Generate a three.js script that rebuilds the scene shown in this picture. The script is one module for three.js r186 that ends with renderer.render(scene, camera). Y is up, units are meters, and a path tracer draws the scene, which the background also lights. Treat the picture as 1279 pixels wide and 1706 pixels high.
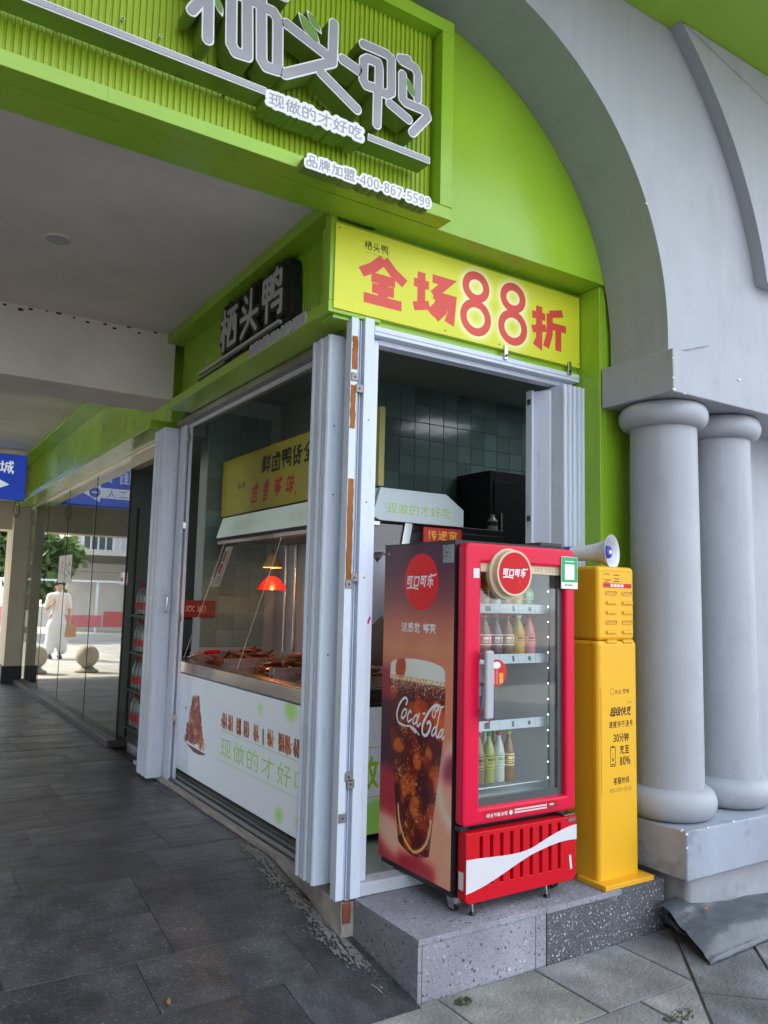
import * as THREE from 'three';
import { RoundedBoxGeometry } from 'three/addons/geometries/RoundedBoxGeometry.js';
import { mergeGeometries } from 'three/addons/utils/BufferGeometryUtils.js';
import { MarchingCubes } from 'three/addons/objects/MarchingCubes.js';
import { RectAreaLightUniformsLib } from 'three/addons/lights/RectAreaLightUniformsLib.js';
RectAreaLightUniformsLib.init();

// ---------------------------------------------------------------- camera, sky, sun, exposure
const scene = new THREE.Scene();
const camera = new THREE.PerspectiveCamera(65.71, 768 / 1024, 0.05, 400);
camera.position.set(0, 1.5, 0);
camera.up.set(-0.0798, 0.99354, 0.08071);
camera.lookAt(0.53373, 1.5 + 0.11097, -0.83834);
const SUN = new THREE.Vector3(0.5, 0.62, -0.6).normalize();
function skyTexture() {   // hazy summer sky with thin broken cloud, brighter round the sun
  const W = 512, H = 256, d = new Float32Array(W * H * 4);
  const h2 = (i, j) => { let n = (i * 374761393 + j * 668265263) | 0; n = Math.imul(n ^ (n >>> 13), 1274126177); return ((n ^ (n >>> 16)) >>> 0) / 4294967296; };
  const vn = (x, y) => { const i = Math.floor(x), j = Math.floor(y), f = x - i, g = y - j, a = f * f * (3 - 2 * f), b = g * g * (3 - 2 * g); return (h2(i, j) * (1 - a) + h2(i + 1, j) * a) * (1 - b) + (h2(i, j + 1) * (1 - a) + h2(i + 1, j + 1) * a) * b; };
  for (let r = 0; r < H; r++) for (let c = 0; c < W; c++) {
    const up = ((r + 0.5) / H - 0.5) * Math.PI, az = ((c + 0.5) / W - 0.5) * 2 * Math.PI, y = Math.sin(up), x = Math.cos(az) * Math.cos(up), z = Math.sin(az) * Math.cos(up);
    const t = Math.pow(Math.max(0, y), 0.55), cs = x * SUN.x + y * SUN.y + z * SUN.z, glow = 0.55 * Math.pow(Math.max(0, cs), 10) + 0.25 * Math.pow(Math.max(0, cs), 2);
    let cl = 0; if (y > 0.02) { const k = 1.6 / (y + 0.18), px = x * k + 9, pz = z * k + 4; cl = 0.5 * vn(px * 1.3, pz * 1.3) + 0.3 * vn(px * 2.9, pz * 2.9) + 0.2 * vn(px * 6.1, pz * 6.1); cl = Math.max(0, Math.min(1, (cl - 0.38) / 0.3)) * Math.min(1, y * 5); }
    const base = [0.84 - 0.46 * t, 0.89 - 0.33 * t, 0.95 - 0.12 * t], o = (r * W + c) * 4;
    for (let k = 0; k < 3; k++) d[o + k] = (base[k] * (1 - 0.75 * cl) + 0.75 * cl * [1.04, 1.03, 1.02][k]) + glow * [1, 0.95, 0.86][k]; d[o + 3] = 1;
  }
  const t = new THREE.DataTexture(d, W, H, THREE.RGBAFormat, THREE.FloatType); t.mapping = THREE.EquirectangularReflectionMapping; t.magFilter = THREE.LinearFilter; t.needsUpdate = true; return t;
}
scene.background = skyTexture(); scene.environment = scene.background;
const sun = new THREE.DirectionalLight(0xfff0dc, 4.2);
sun.position.copy(SUN).multiplyScalar(60);
sun.castShadow = true; sun.shadow.mapSize.set(2048, 2048);
Object.assign(sun.shadow.camera, { left: -35, right: 35, top: 35, bottom: -35, near: 1, far: 140 });
scene.add(sun); scene.add(sun.target);
const renderer = new THREE.WebGLRenderer({ antialias: true });
renderer.toneMapping = THREE.LinearToneMapping;
renderer.toneMappingExposure = 3.25;
renderer.shadowMap.enabled = true;

// ---------------------------------------------------------------- helpers
let seed = 7;
const rnd = () => { seed = (seed + 0x6d2b79f5) | 0; let t = Math.imul(seed ^ (seed >>> 15), 1 | seed); t = (t + Math.imul(t ^ (t >>> 7), 61 | t)) ^ t; return ((t ^ (t >>> 14)) >>> 0) / 4294967296; };
const rr = (a, b) => a + (b - a) * rnd();
const V = (x, y, z) => new THREE.Vector3(x, y, z);
const taken = {};
function numbered(n) { taken[n] = (taken[n] ?? -1) + 1; return taken[n] ? n + '_' + String(taken[n]).padStart(3, '0') : n; }
function tag(o, label, category, group) { o.userData.label = label; o.userData.category = category; if (group) o.userData.group = group; return o; }
function thing(name, label, category, base = [0, 0, 0], group) {
  const o = new THREE.Group(); o.name = numbered(name); o.position.set(...base); scene.add(o); return tag(o, label, category, group);
}
function worldBase(o) { const v = V(0, 0, 0); for (let p = o; p && p !== scene; p = p.parent) v.add(p.position); return v; }
// adds a mesh whose geometry is written in world metres under a thing that stands at its base
function part(parent, name, geo, mat) {
  const b = worldBase(parent); const g = geo.clone(); g.translate(-b.x, -b.y, -b.z);
  const m = new THREE.Mesh(g, mat); m.name = name; m.castShadow = m.receiveShadow = true; parent.add(m); return m;
}
// a mesh that shares its geometry, placed at a world position
function place(parent, name, geo, mat, [x, y, z], rot) {
  const b = worldBase(parent); const m = new THREE.Mesh(geo, mat); m.name = name; m.castShadow = m.receiveShadow = true;
  m.position.set(x - b.x, y - b.y, z - b.z); if (rot) m.rotation.set(...rot); parent.add(m); return m;
}
function solo(name, geo, mat, label, category, group) {
  const m = new THREE.Mesh(geo, mat); m.name = numbered(name); m.castShadow = m.receiveShadow = true; scene.add(m); return tag(m, label, category, group);
}
function struct(name, geo, mat) { const m = new THREE.Mesh(geo, mat); m.name = name; m.castShadow = m.receiveShadow = true; m.userData.kind = 'structure'; scene.add(m); return m; }
// uv in metres by the face's main axis
function uvBox(g0) {
  const g = g0.index ? g0.toNonIndexed() : g0; const p = g.attributes.position, n = p.count, uv = new Float32Array(n * 2);
  const a = V(0, 0, 0), b = V(0, 0, 0), c = V(0, 0, 0), e = V(0, 0, 0);
  for (let i = 0; i < n; i += 3) {
    a.fromBufferAttribute(p, i); b.fromBufferAttribute(p, i + 1); c.fromBufferAttribute(p, i + 2);
    e.copy(b).sub(a).cross(c.clone().sub(a)); const x = Math.abs(e.x), y = Math.abs(e.y), z = Math.abs(e.z);
    for (let k = 0; k < 3; k++) {
      const X = p.getX(i + k), Y = p.getY(i + k), Z = p.getZ(i + k); const q = (i + k) * 2;
      if (y >= x && y >= z) { uv[q] = X; uv[q + 1] = -Z; } else if (x >= z) { uv[q] = -Z; uv[q + 1] = Y; } else { uv[q] = X; uv[q + 1] = Y; }
    }
  }
  g.setAttribute('uv', new THREE.BufferAttribute(uv, 2)); return g;
}
function bx(x0, x1, y0, y1, z0, z1, r = 0) {
  const w = x1 - x0, h = y1 - y0, d = z1 - z0;
  const g = r > 0 ? new RoundedBoxGeometry(w, h, d, 2, Math.min(r, w / 2.01, h / 2.01, d / 2.01)) : new THREE.BoxGeometry(w, h, d);
  g.translate((x0 + x1) / 2, (y0 + y1) / 2, (z0 + z1) / 2); return uvBox(g);
}
const mg = (list) => mergeGeometries(list.map((g) => { const q = g.index ? g.toNonIndexed() : g; for (const k of Object.keys(q.attributes)) if (!['position', 'normal', 'uv'].includes(k)) q.deleteAttribute(k); return q; }));
function ext(shape, z0, z1, bevel = 0, seg = 10) {
  const g = new THREE.ExtrudeGeometry(shape, { depth: z1 - z0 - 2 * bevel, bevelEnabled: bevel > 0, bevelSize: bevel, bevelThickness: bevel, bevelSegments: 2, bevelOffset: -bevel, curveSegments: seg });
  g.translate(0, 0, z0 + bevel); return uvBox(g);
}
const poly = (pts) => new THREE.Shape(pts.map(([x, y]) => new THREE.Vector2(x, y)));
// quad from corner, two edges, uv 0..1 (flat print on a flat object)
function quad(o, u, v) {
  const g = new THREE.BufferGeometry(); const a = V(...o), b = a.clone().add(V(...u)), d = a.clone().add(V(...v)), c = b.clone().add(V(...v));
  const n = V(...u).cross(V(...v)).normalize();
  g.setAttribute('position', new THREE.Float32BufferAttribute([a, b, c, a, c, d].flatMap((p) => p.toArray()), 3));
  g.setAttribute('normal', new THREE.Float32BufferAttribute(Array(6).fill(0).flatMap(() => n.toArray()), 3));
  g.setAttribute('uv', new THREE.Float32BufferAttribute([0, 0, 1, 0, 1, 1, 0, 0, 1, 1, 0, 1], 2)); return g;
}
function cyl(p, q, r0, r1 = r0, seg = 16) {
  const a = V(...p), b = V(...q), d = b.clone().sub(a), g = new THREE.CylinderGeometry(r1, r0, d.length(), seg);
  g.applyQuaternion(new THREE.Quaternion().setFromUnitVectors(V(0, 1, 0), d.clone().normalize())); g.translate(...a.add(b).multiplyScalar(0.5).toArray()); return g;
}
const lathe = (pts, seg = 32) => new THREE.LatheGeometry(pts.map(([r, y]) => new THREE.Vector2(r, y)), seg);
function tube(pts, r, seg = 24, rs = 8) { return new THREE.TubeGeometry(new THREE.CatmullRomCurve3(pts.map((p) => V(...p))), seg, r, rs); }

// ---------------------------------------------------------------- textures
function noiseGrid(n, s) { const a = new Float32Array(n * n); let k = s; for (let i = 0; i < a.length; i++) { k = (Math.imul(k, 1664525) + 1013904223) | 0; a[i] = (k >>> 8) / 16777216; } return a; }
const NG = noiseGrid(256, 99);
function vnoise(x, y, per) {
  const xi = Math.floor(x), yi = Math.floor(y), fx = x - xi, fy = y - yi, sx = fx * fx * (3 - 2 * fx), sy = fy * fy * (3 - 2 * fy), m = (v) => ((v % per) + per) % per;
  const g = (i, j) => NG[(m(j) * 57 + m(i) * 131 + m(i) * m(j) * 7 + per * 31) & 65535];
  return (g(xi, yi) * (1 - sx) + g(xi + 1, yi) * sx) * (1 - sy) + (g(xi, yi + 1) * (1 - sx) + g(xi + 1, yi + 1) * sx) * sy;
}
function fbm(u, v, f, o) { let s = 0, a = 0.5, t = 0; for (let i = 0; i < o; i++) { s += a * vnoise(u * f, v * f, f); t += a; a *= 0.55; f *= 2; } return s / t; }
function dataTex(n, fn, color, metres) {
  const d = new Uint8Array(n * n * 4);
  for (let y = 0; y < n; y++) for (let x = 0; x < n; x++) { const c = fn(x / n, y / n); const o = (y * n + x) * 4; for (let k = 0; k < 3; k++) d[o + k] = Math.max(0, Math.min(255, (Array.isArray(c) ? c[k] : c) * 255)); d[o + 3] = 255; }
  const t = new THREE.DataTexture(d, n, n); t.wrapS = t.wrapT = THREE.RepeatWrapping; t.magFilter = THREE.LinearFilter; t.minFilter = THREE.LinearMipmapLinearFilter; t.generateMipmaps = true;
  if (color) t.colorSpace = THREE.SRGBColorSpace; t.repeat.set(1 / metres, 1 / metres); t.needsUpdate = true; return t;
}
function canvasTex(w, h, draw, metres) {
  const c = document.createElement('canvas'); c.width = w; c.height = h; const g = c.getContext('2d'); draw(g, w, h);
  const t = new THREE.CanvasTexture(c); t.colorSpace = THREE.SRGBColorSpace; t.magFilter = THREE.LinearFilter; t.anisotropy = 8;
  if (metres) { t.wrapS = t.wrapT = THREE.RepeatWrapping; t.repeat.set(1 / metres, 1 / metres); } return t;
}
const lin = (r, g, b) => new THREE.Color().setRGB(r, g, b);
function mat(c, rough = 0.6, o = {}) { return new THREE.MeshStandardMaterial({ color: Array.isArray(c) ? lin(...c) : c, roughness: rough, side: THREE.DoubleSide, ...o }); }
function phys(c, rough = 0.6, o = {}) { return new THREE.MeshPhysicalMaterial({ color: Array.isArray(c) ? lin(...c) : c, roughness: rough, side: THREE.DoubleSide, ...o }); }
const T = {};
T.soft = dataTex(256, (u, v) => 0.86 + 0.14 * fbm(u, v, 4, 5), true, 1.7);                       // gentle mottling
T.dirty = dataTex(512, (u, v) => { const a = fbm(u, v, 3, 6), b = fbm(u + 0.3, v, 16, 4); return 0.7 + 0.3 * Math.min(1, a * 1.5) - (b > 0.66 ? (b - 0.66) * 0.9 : 0); }, true, 2.3);
T.fine = dataTex(256, (u, v) => fbm(u, v, 32, 3), false, 0.35);
T.lump = dataTex(256, (u, v) => fbm(u, v, 5, 5), false, 0.9);
T.rough = dataTex(256, (u, v) => { const a = fbm(u, v, 5, 5); return [1, 0.55 + 0.45 * a, 1]; }, false, 1.1);
T.smudge = dataTex(512, (u, v) => { const a = fbm(u, v, 4, 5), b = fbm(u * 1, v, 24, 3), c = fbm(u * 1 + 0.37, v * 1, 9, 4); return 0.95 + 0.05 * a - (c > 0.62 ? (c - 0.62) * 0.3 : 0) - (b > 0.75 ? 0.015 : 0); }, true, 0.9); T.smudge.repeat.set(3.2, 0.7);
T.streak = dataTex(512, (u, v) => { const a = fbm(u, v, 4, 6), s = vnoise(u * 48, v * 5, 48) * 0.6 + vnoise(u * 96 + 7, v * 9, 96) * 0.4, d = fbm(u + 0.2, v + 0.6, 14, 4); return 0.9 + 0.06 * a + 0.04 * s - (d > 0.63 ? (d - 0.63) * 0.18 : 0); }, true, 1.9);
T.plaster = dataTex(512, (u, v) => { const a = fbm(u, v, 5, 6), b = fbm(u, v + 0.4, 40, 3); return 0.88 + 0.1 * a + 0.03 * b; }, true, 1.4);
T.stucco = dataTex(512, (u, v) => { const b = fbm(u, v, 24, 4), c = fbm(u + 0.1, v + 0.7, 7, 3); return 0.66 + 0.25 * b + 0.22 * c; }, true, 1.6);
function speck(g, w, h, n, cols, r0, r1, poly = 0) {
  for (let i = 0; i < n; i++) {
    g.fillStyle = cols[(rnd() * cols.length) | 0]; const x = rnd() * w, y = rnd() * h, r = r0 + (r1 - r0) * rnd() ** 3, a = rnd() * 6.28, el = poly ? rr(0.25, 0.9) : rr(0.6, 1);
    for (const dx of [-w, 0, w]) for (const dy of [-h, 0, h]) {
      if (x + dx < -r * 2 || x + dx > w + r * 2 || y + dy < -r * 2 || y + dy > h + r * 2) continue;
      g.save(); g.translate(x + dx, y + dy); g.rotate(a); g.scale(1, el); g.beginPath();
      if (poly) { const k = 5; for (let j = 0; j < k; j++) g.lineTo(Math.cos(j / k * 6.28) * r * (0.7 + 0.3 * ((i * 7 + j * 3) % 5) / 4), Math.sin(j / k * 6.28) * r * (0.7 + 0.3 * ((i * 5 + j * 2) % 5) / 4)); } else g.arc(0, 0, r, 0, 6.29);
      g.fill(); g.restore();
    }
  }
}
function wash(g, w, h, f, amp, light = 0) {   // mottled stain over what is drawn
  const im = g.getImageData(0, 0, w, h), d = im.data;
  for (let y = 0; y < h; y++) for (let x = 0; x < w; x++) { const k = 1 + light + amp * (fbm(x / w, y / h, f, 5) - 0.5) * 2, o = (y * w + x) * 4; d[o] *= k; d[o + 1] *= k; d[o + 2] *= k; }
  g.putImageData(im, 0, 0);
}
T.terrazzo = canvasTex(1024, 1024, (g, w, h) => {
  g.fillStyle = '#908f97'; g.fillRect(0, 0, w, h);
  speck(g, w, h, 9000, ['#9b9aa2', '#85848c', '#a3a2aa', '#7c7b84'], 1, 4); speck(g, w, h, 1500, ['#5c5c63', '#6a6a72', '#a9a8ae', '#b4b3b9', '#77767e'], 2, 12, 1); speck(g, w, h, 620, ['#4f4f56', '#44444b', '#5c5b63', '#585960'], 2, 13, 1); wash(g, w, h, 4, 0.16);
}, 0.85);
T.speckled = canvasTex(1024, 1024, (g, w, h) => {
  g.fillStyle = '#57565a'; g.fillRect(0, 0, w, h);
  speck(g, w, h, 6000, ['#4a494e', '#626166', '#6d6c70'], 1, 4); speck(g, w, h, 1900, ['#b9b8b6', '#a4a3a2', '#8d8c8c', '#c6c5c2', '#949291'], 4, 13, 1); wash(g, w, h, 4, 0.12);
}, 0.62);
T.granite = canvasTex(1024, 1024, (g, w, h) => {
  g.fillStyle = '#444447'; g.fillRect(0, 0, w, h);
  speck(g, w, h, 26000, ['#3d3d40', '#555558', '#606064', '#303033', '#66666a', '#747478'], 0.8, 3); wash(g, w, h, 3, 0.3); wash(g, w, h, 12, 0.18);
}, 1.3);
T.slab = canvasTex(1024, 1024, (g, w, h) => {
  g.fillStyle = '#8e8d8a'; g.fillRect(0, 0, w, h);
  speck(g, w, h, 16000, ['#979692', '#82817f', '#9f9e99', '#787775', '#8b8a86'], 0.8, 3); wash(g, w, h, 3, 0.34); wash(g, w, h, 9, 0.2);
}, 1.2);
T.scuff = dataTex(512, (u, v) => { const a = fbm(u, v, 6, 5), b = fbm(u * 1, v * 6, 8, 4); return [1, 0.5 + 0.4 * a + 0.15 * (b > 0.55 ? 1 : 0), 1]; }, false, 2.1);

// ---------------------------------------------------------------- a stroke alphabet for the Chinese writing (0..100 boxes, y down)
const G = {
  栖: '22 8 22 92;5 30 40 30;22 35 5 68;22 35 38 58;45 15 96 15;50 35 92 35 92 88 50 88 50 35;63 15 63 50 55 66;80 15 80 56 92 62', 头: '25 12 38 24;15 32 30 44;58 5 58 45 45 70 10 92;5 56 95 56;60 66 90 92',
  鸭: '6 12 44 12 44 52 6 52 6 12;6 32 44 32;25 12 25 94;70 3 64 12;56 12 90 12 90 36 80 36;56 12 56 52 94 52 94 90 84 90;66 24 76 32;52 70 84 70', 现: '6 14 40 14;6 46 40 46;3 82 42 78;23 14 23 80;50 58 50 10 90 10 90 58;70 22 70 50 60 75 45 92;74 55 74 86 96 86 96 74',
  做: '24 5 6 46;16 30 16 94;28 28 58 28;43 8 43 50;32 50 54 50 54 84 32 84 32 50;72 5 60 40;64 26 98 26;90 26 82 60 58 94;66 40 78 72 98 92', 的: '24 4 18 18;8 20 42 20 42 88 8 88 8 20;8 52 42 52;64 4 52 34;58 22 92 22 90 92 76 88;62 46 74 62',
  才: '6 26 94 26;62 4 62 94 46 86;60 28 38 58 6 80', 好: '26 6 10 52 40 88;40 30 30 66 6 94;4 32 46 32;54 14 90 14 72 36;72 36 72 92 58 86;50 50 98 50', 吃: '8 20 36 20 36 74 8 74 8 20;58 4 44 36;52 20 94 20;52 40 86 40 48 82 52 92 94 92 96 76',
  品: '30 8 70 8 70 42 30 42 30 8;8 54 42 54 42 92 8 92 8 54;58 54 92 54 92 92 58 92 58 54', 牌: '14 8 14 50 4 94;32 6 32 40;14 38 38 38;14 58 32 58 32 94;64 2 58 12;48 12 90 12 90 48 48 48 48 12;48 30 90 30;68 12 68 48 50 62;42 68 98 68;76 50 76 96',
  加: '6 26 48 26 46 86 34 82;24 6 24 44 6 92;60 20 94 20 94 86 60 86 60 20', 盟: '8 6 40 6 40 44 8 44 8 6;8 25 40 25;56 4 90 4 90 50 80 48;56 4 56 34 46 52;56 18 90 18;56 32 90 32;14 92 14 62 86 62 86 92;38 62 38 92;62 62 62 92;3 92 97 92',
  全: '50 5 30 26 6 42;50 5 70 26 94 42;26 46 74 46;28 67 72 67;50 46 50 90;12 90 88 90', 场: '4 30 38 30;21 6 21 74;4 80 40 70;46 12 82 12 48 46;48 46 94 46 90 90 78 86;66 46 58 68 42 86;80 46 72 74 54 94', 折: '4 26 40 26;23 4 23 92 10 86;4 60 42 50;88 6 52 16;52 14 52 60 42 94;52 42 98 42;76 42 76 96',
  鲜: '20 4 6 26;16 14 36 14 28 28;8 28 42 28 42 66 8 66 8 28;8 47 42 47;25 28 25 66;3 84 46 76;56 6 64 18;90 4 80 20;52 24 96 24;56 46 92 46;48 68 100 68;74 24 74 96', 卤: '50 2 50 26;50 14 84 14;12 28 88 28 88 92 12 92 12 28;32 42 68 78;68 42 32 78',
  货: '30 4 8 34;20 20 20 50;82 8 44 28;58 6 58 40 90 40 90 30;22 82 22 56 78 56 78 82;50 64 48 78 18 96;56 82 86 96', 香: '76 4 26 12;6 24 94 24;50 8 50 48;48 26 8 50;52 26 92 50;26 54 74 54 74 94 26 94 26 54;26 74 74 74',
  够: '22 4 4 34;14 22 48 22 46 74 36 72;12 40 32 40 32 62 12 62 12 40;72 4 54 30;64 16 92 16 54 50;74 44 56 68;66 56 94 56 50 96;66 66 76 76', 味: '6 20 34 20 34 74 6 74 6 20;48 26 90 26;42 46 98 46;69 4 69 96;68 48 44 84;70 48 96 82',
  欢: '6 20 40 20 28 56 6 86;10 34 42 82;60 4 48 36;56 22 94 22 86 40;72 34 68 62 46 94;72 50 96 94', 迎: '8 8 20 22;4 38 22 38 22 72 4 90;20 78 50 92 98 92;54 8 36 20 36 72 56 60;62 84 62 16 90 16 90 62 80 60',
  传: '26 4 6 42;17 26 17 96;36 20 92 20;32 42 98 42;64 4 50 62 86 62 66 84;56 76 78 96', 递: '8 8 20 22;4 38 22 38 22 72 4 90;20 78 50 92 98 92;46 4 54 14;82 4 74 14;38 16 90 16 90 32 40 32 40 48 92 48 90 62;64 16 64 84;62 50 36 76',
  窗: '50 2 50 12;6 26 6 14 94 14 94 26;36 20 14 34;64 20 88 34;48 32 40 42;20 42 80 42 80 96 20 96 20 42;46 46 28 66;38 54 66 54 34 88;44 62 62 76', 可: '4 14 96 14;16 34 52 34 52 68 16 68 16 34;78 14 78 90 60 84', 口: '16 18 84 18 84 86 16 86 16 18',
  乐: '82 6 22 16 18 46 92 46;54 24 54 94 42 86;30 60 12 84;72 60 90 82', 这: '8 8 20 22;4 38 22 38 22 72 4 90;20 78 50 92 98 92;60 2 66 12;36 20 96 20;84 22 66 52 36 76;46 34 92 76',
  感: '12 14 92 14;16 14 14 48 4 62;26 28 54 28;28 38 52 38 52 54 28 54 28 38;64 2 70 36 92 60 96 50;86 28 66 58;78 2 86 10;10 74 6 92;30 70 30 92 66 92 70 82;48 66 56 78;84 70 94 88', 觉: '20 4 28 16;46 2 52 14;84 2 72 16;8 36 8 22 94 22 94 36;26 68 26 38 76 38 76 68;50 46 46 72 10 94;56 68 56 92 92 92 92 80',
  爽: '4 14 96 14;50 2 50 40 34 70 6 94;52 50 70 76 96 94;18 24 34 36;34 24 16 40;18 46 34 58;34 46 16 62;66 24 84 36;84 24 66 40;66 46 84 58;84 46 66 62', 综: '26 2 8 32 30 32 6 60 36 56;4 86 38 76;66 2 66 12;44 26 44 14 94 14 94 26;52 34 86 34;42 52 98 52;70 52 70 94 58 88;54 64 44 84;84 64 96 82',
  合: '50 4 6 46;50 4 94 46;32 44 68 44;20 58 80 58 80 94 20 94 20 58', 节: '4 18 96 18;32 4 32 32;68 4 68 32;10 46 84 46 82 80 68 78;42 46 42 96', 能: '26 2 8 28 42 26;34 14 44 32;10 96 10 42 42 42 42 94 32 90;10 58 42 58;10 72 42 72;86 6 58 22;58 2 58 40 92 40 92 30;86 54 58 68;58 50 58 92 94 92 94 80',
  冰: '8 14 20 28;4 90 24 54;60 4 60 94 46 86;30 32 52 32 44 60 28 84;88 22 64 44;64 40 78 66 98 86', 柜: '4 26 40 26;22 4 22 96;22 30 4 66;24 34 38 52;98 10 50 10 50 92 98 92;50 32 86 32 86 64 50 64', 超: '10 16 44 16;4 34 48 34;27 4 27 80;27 54 46 54;12 50 12 74 4 92;10 80 40 92 98 92;54 12 90 12 88 42 78 40;70 12 66 32 52 46;58 54 90 54 90 80 58 80 58 54',
  级: '26 2 8 32 30 32 6 60 36 56;4 86 38 76;44 12 80 12 74 40 94 40 80 70 48 96;56 12 54 56 42 92;58 44 74 72 98 94', 快: '8 26 6 46;20 4 20 96;28 22 34 36;44 24 86 24 86 52;38 52 98 52;64 4 64 48 40 94;66 54 96 94', 充: '50 2 54 12;6 18 94 18;44 20 24 42 80 40;66 28 86 50;38 48 34 74 8 94;62 46 62 90 94 90 94 76',
  速: '8 8 20 22;4 38 22 38 22 72 4 90;20 78 50 92 98 92;36 16 96 16;44 30 88 30 88 52 44 52 44 30;66 4 66 84;64 54 38 78;68 54 94 76', 度: '54 2 54 12;12 14 96 14;14 14 14 50 4 94;22 30 94 30;40 22 40 48 74 48 74 22;28 60 82 60 58 84 22 96;36 66 60 86 96 96', 不: '6 12 94 12;56 14 6 62;52 34 52 96;62 40 92 66',
  烫: '8 10 20 18;4 28 16 36;6 56 24 42;36 8 80 8 46 32 90 32 84 60 70 58;60 32 36 58;74 32 52 64;50 62 48 78 10 96;28 66 22 80;78 64 66 78;52 76 92 96', 手: '84 4 20 14;12 32 88 32;4 56 96 56;52 12 52 92 36 86', 分: '36 4 6 46;64 4 94 46;20 48 80 48 76 92 60 88;46 48 38 72 10 94',
  钟: '24 4 4 34;18 20 46 20;12 40 44 40;4 58 46 58;26 40 26 90 46 78;54 26 94 26 94 64 54 64 54 26;74 4 74 96', 至: '8 10 92 10;42 12 24 40 80 38;64 24 86 46;14 66 86 66;50 46 50 90;4 92 96 92', 客: '50 2 50 10;8 28 8 14 92 14 92 28;42 24 16 48;34 32 74 32 50 54 6 68;34 40 62 58 96 66;28 68 72 68 72 94 28 94 28 68',
  服: '10 8 10 60 4 94;10 8 38 8 38 92 28 88;10 32 38 32;10 54 38 54;54 96 54 8 90 8 88 34 76 32;54 44 90 44 78 74 58 94;62 54 76 80 98 94', 热: '6 22 42 22;24 4 24 64 12 58;4 54 44 42;50 22 84 22 84 56 96 60;66 4 62 40 44 64;52 36 70 50;12 76 6 94;34 76 38 92;58 76 64 92;82 74 94 92',
  线: '26 2 8 32 30 32 6 60 36 56;4 86 38 76;46 28 92 22;44 50 96 42;62 4 70 56 90 92 96 78;88 56 46 94;78 6 88 14', 美: '30 2 38 14;70 2 62 14;12 18 88 18;18 34 82 34;6 50 94 50;50 18 50 64;10 66 90 66;48 52 44 76 8 96;54 70 92 96', 团: '10 10 90 10 90 92 10 92 10 10;24 36 78 36;60 20 60 80 48 74;56 40 28 70',
  电: '14 20 86 20 86 66 14 66 14 20;14 43 86 43;50 4 50 88 94 88 94 72', 城: '4 32 34 32;19 8 19 76;2 80 36 70;42 22 96 22;44 22 44 60 34 92;44 44 62 44 60 74 54 72;70 4 76 62 92 90 97 76;90 40 64 94;82 6 90 14',
  第: '22 2 10 22;18 10 44 10;62 2 52 20;58 10 92 10;14 30 82 30 82 48 20 48 16 66 90 66 86 84 76 82;50 30 50 96;48 66 10 94', 二: '18 22 82 22;4 84 96 84', 人: '50 6 48 36 34 68 6 94;50 36 66 68 96 94', 民: '42 80 16 92 16 8 82 8 82 34 16 34;16 56 94 56;48 34 58 70 88 94 94 76',
  原: '10 8 96 8;14 8 14 54 4 94;58 10 50 24;32 24 84 24 84 58 32 58 32 24;32 41 84 41;58 58 58 94 46 88;38 68 24 88;76 66 94 84', 街: '20 4 6 24;22 24 4 52;14 40 14 96;34 22 64 22;49 6 49 40;30 42 66 42;34 62 64 62;49 48 49 84;28 90 68 82;74 14 96 14;70 38 98 38;86 38 86 92 76 88',
};
const GL = {}; for (const k of Object.keys(G)) GL[k] = G[k].split(';').map((s) => { const a = s.split(' ').map(Number), o = []; for (let i = 0; i < a.length; i += 2) o.push([a[i], a[i + 1]]); return o; });
function poline(g, pts) { g.beginPath(); pts.forEach(([x, y], i) => (i ? g.lineTo(x, y) : g.moveTo(x, y))); const a = pts[0], b = pts[pts.length - 1]; if (pts.length > 2 && a[0] === b[0] && a[1] === b[1]) g.closePath(); g.stroke(); }
// writes str from the left; every Chinese character fills a w x h box, other characters use the font
function write(g, str, x, y, w, h, o = {}) {
  g.lineJoin = o.join ?? 'miter'; g.lineCap = o.cap ?? 'butt'; g.miterLimit = 3; const gap = o.gap ?? w * 0.08, lw = o.weight ?? 10; let cx = x;
  for (const ch of str) {
    if (ch === ' ') { cx += w * 0.45; continue; }
    if (GL[ch]) {
      g.save(); g.translate(cx, y); if (o.slant) g.transform(1, 0, -o.slant, 1, o.slant * h / 2, 0); g.scale(w / 100, h / 100); g.lineWidth = lw; for (const s of GL[ch]) poline(g, s); g.restore(); cx += w + gap;
    } else {
      g.save(); g.font = (o.bold === false ? '' : 'bold ') + h * 1.16 + 'px sans-serif'; g.fillStyle = g.strokeStyle; const mw = g.measureText(ch).width; const k = o.latin ?? 0.9; g.translate(cx, y + h * 0.94); if (o.slant) g.transform(1, 0, -o.slant, 1, 0, 0); g.scale(k, 1);
      if (o.halo) { g.lineWidth = o.halo; g.lineJoin = 'round'; g.strokeText(ch, 0, 0); } g.fillText(ch, 0, 0); g.restore(); cx += mw * k + gap * 0.4;
    }
  }
  return cx;
}
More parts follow.
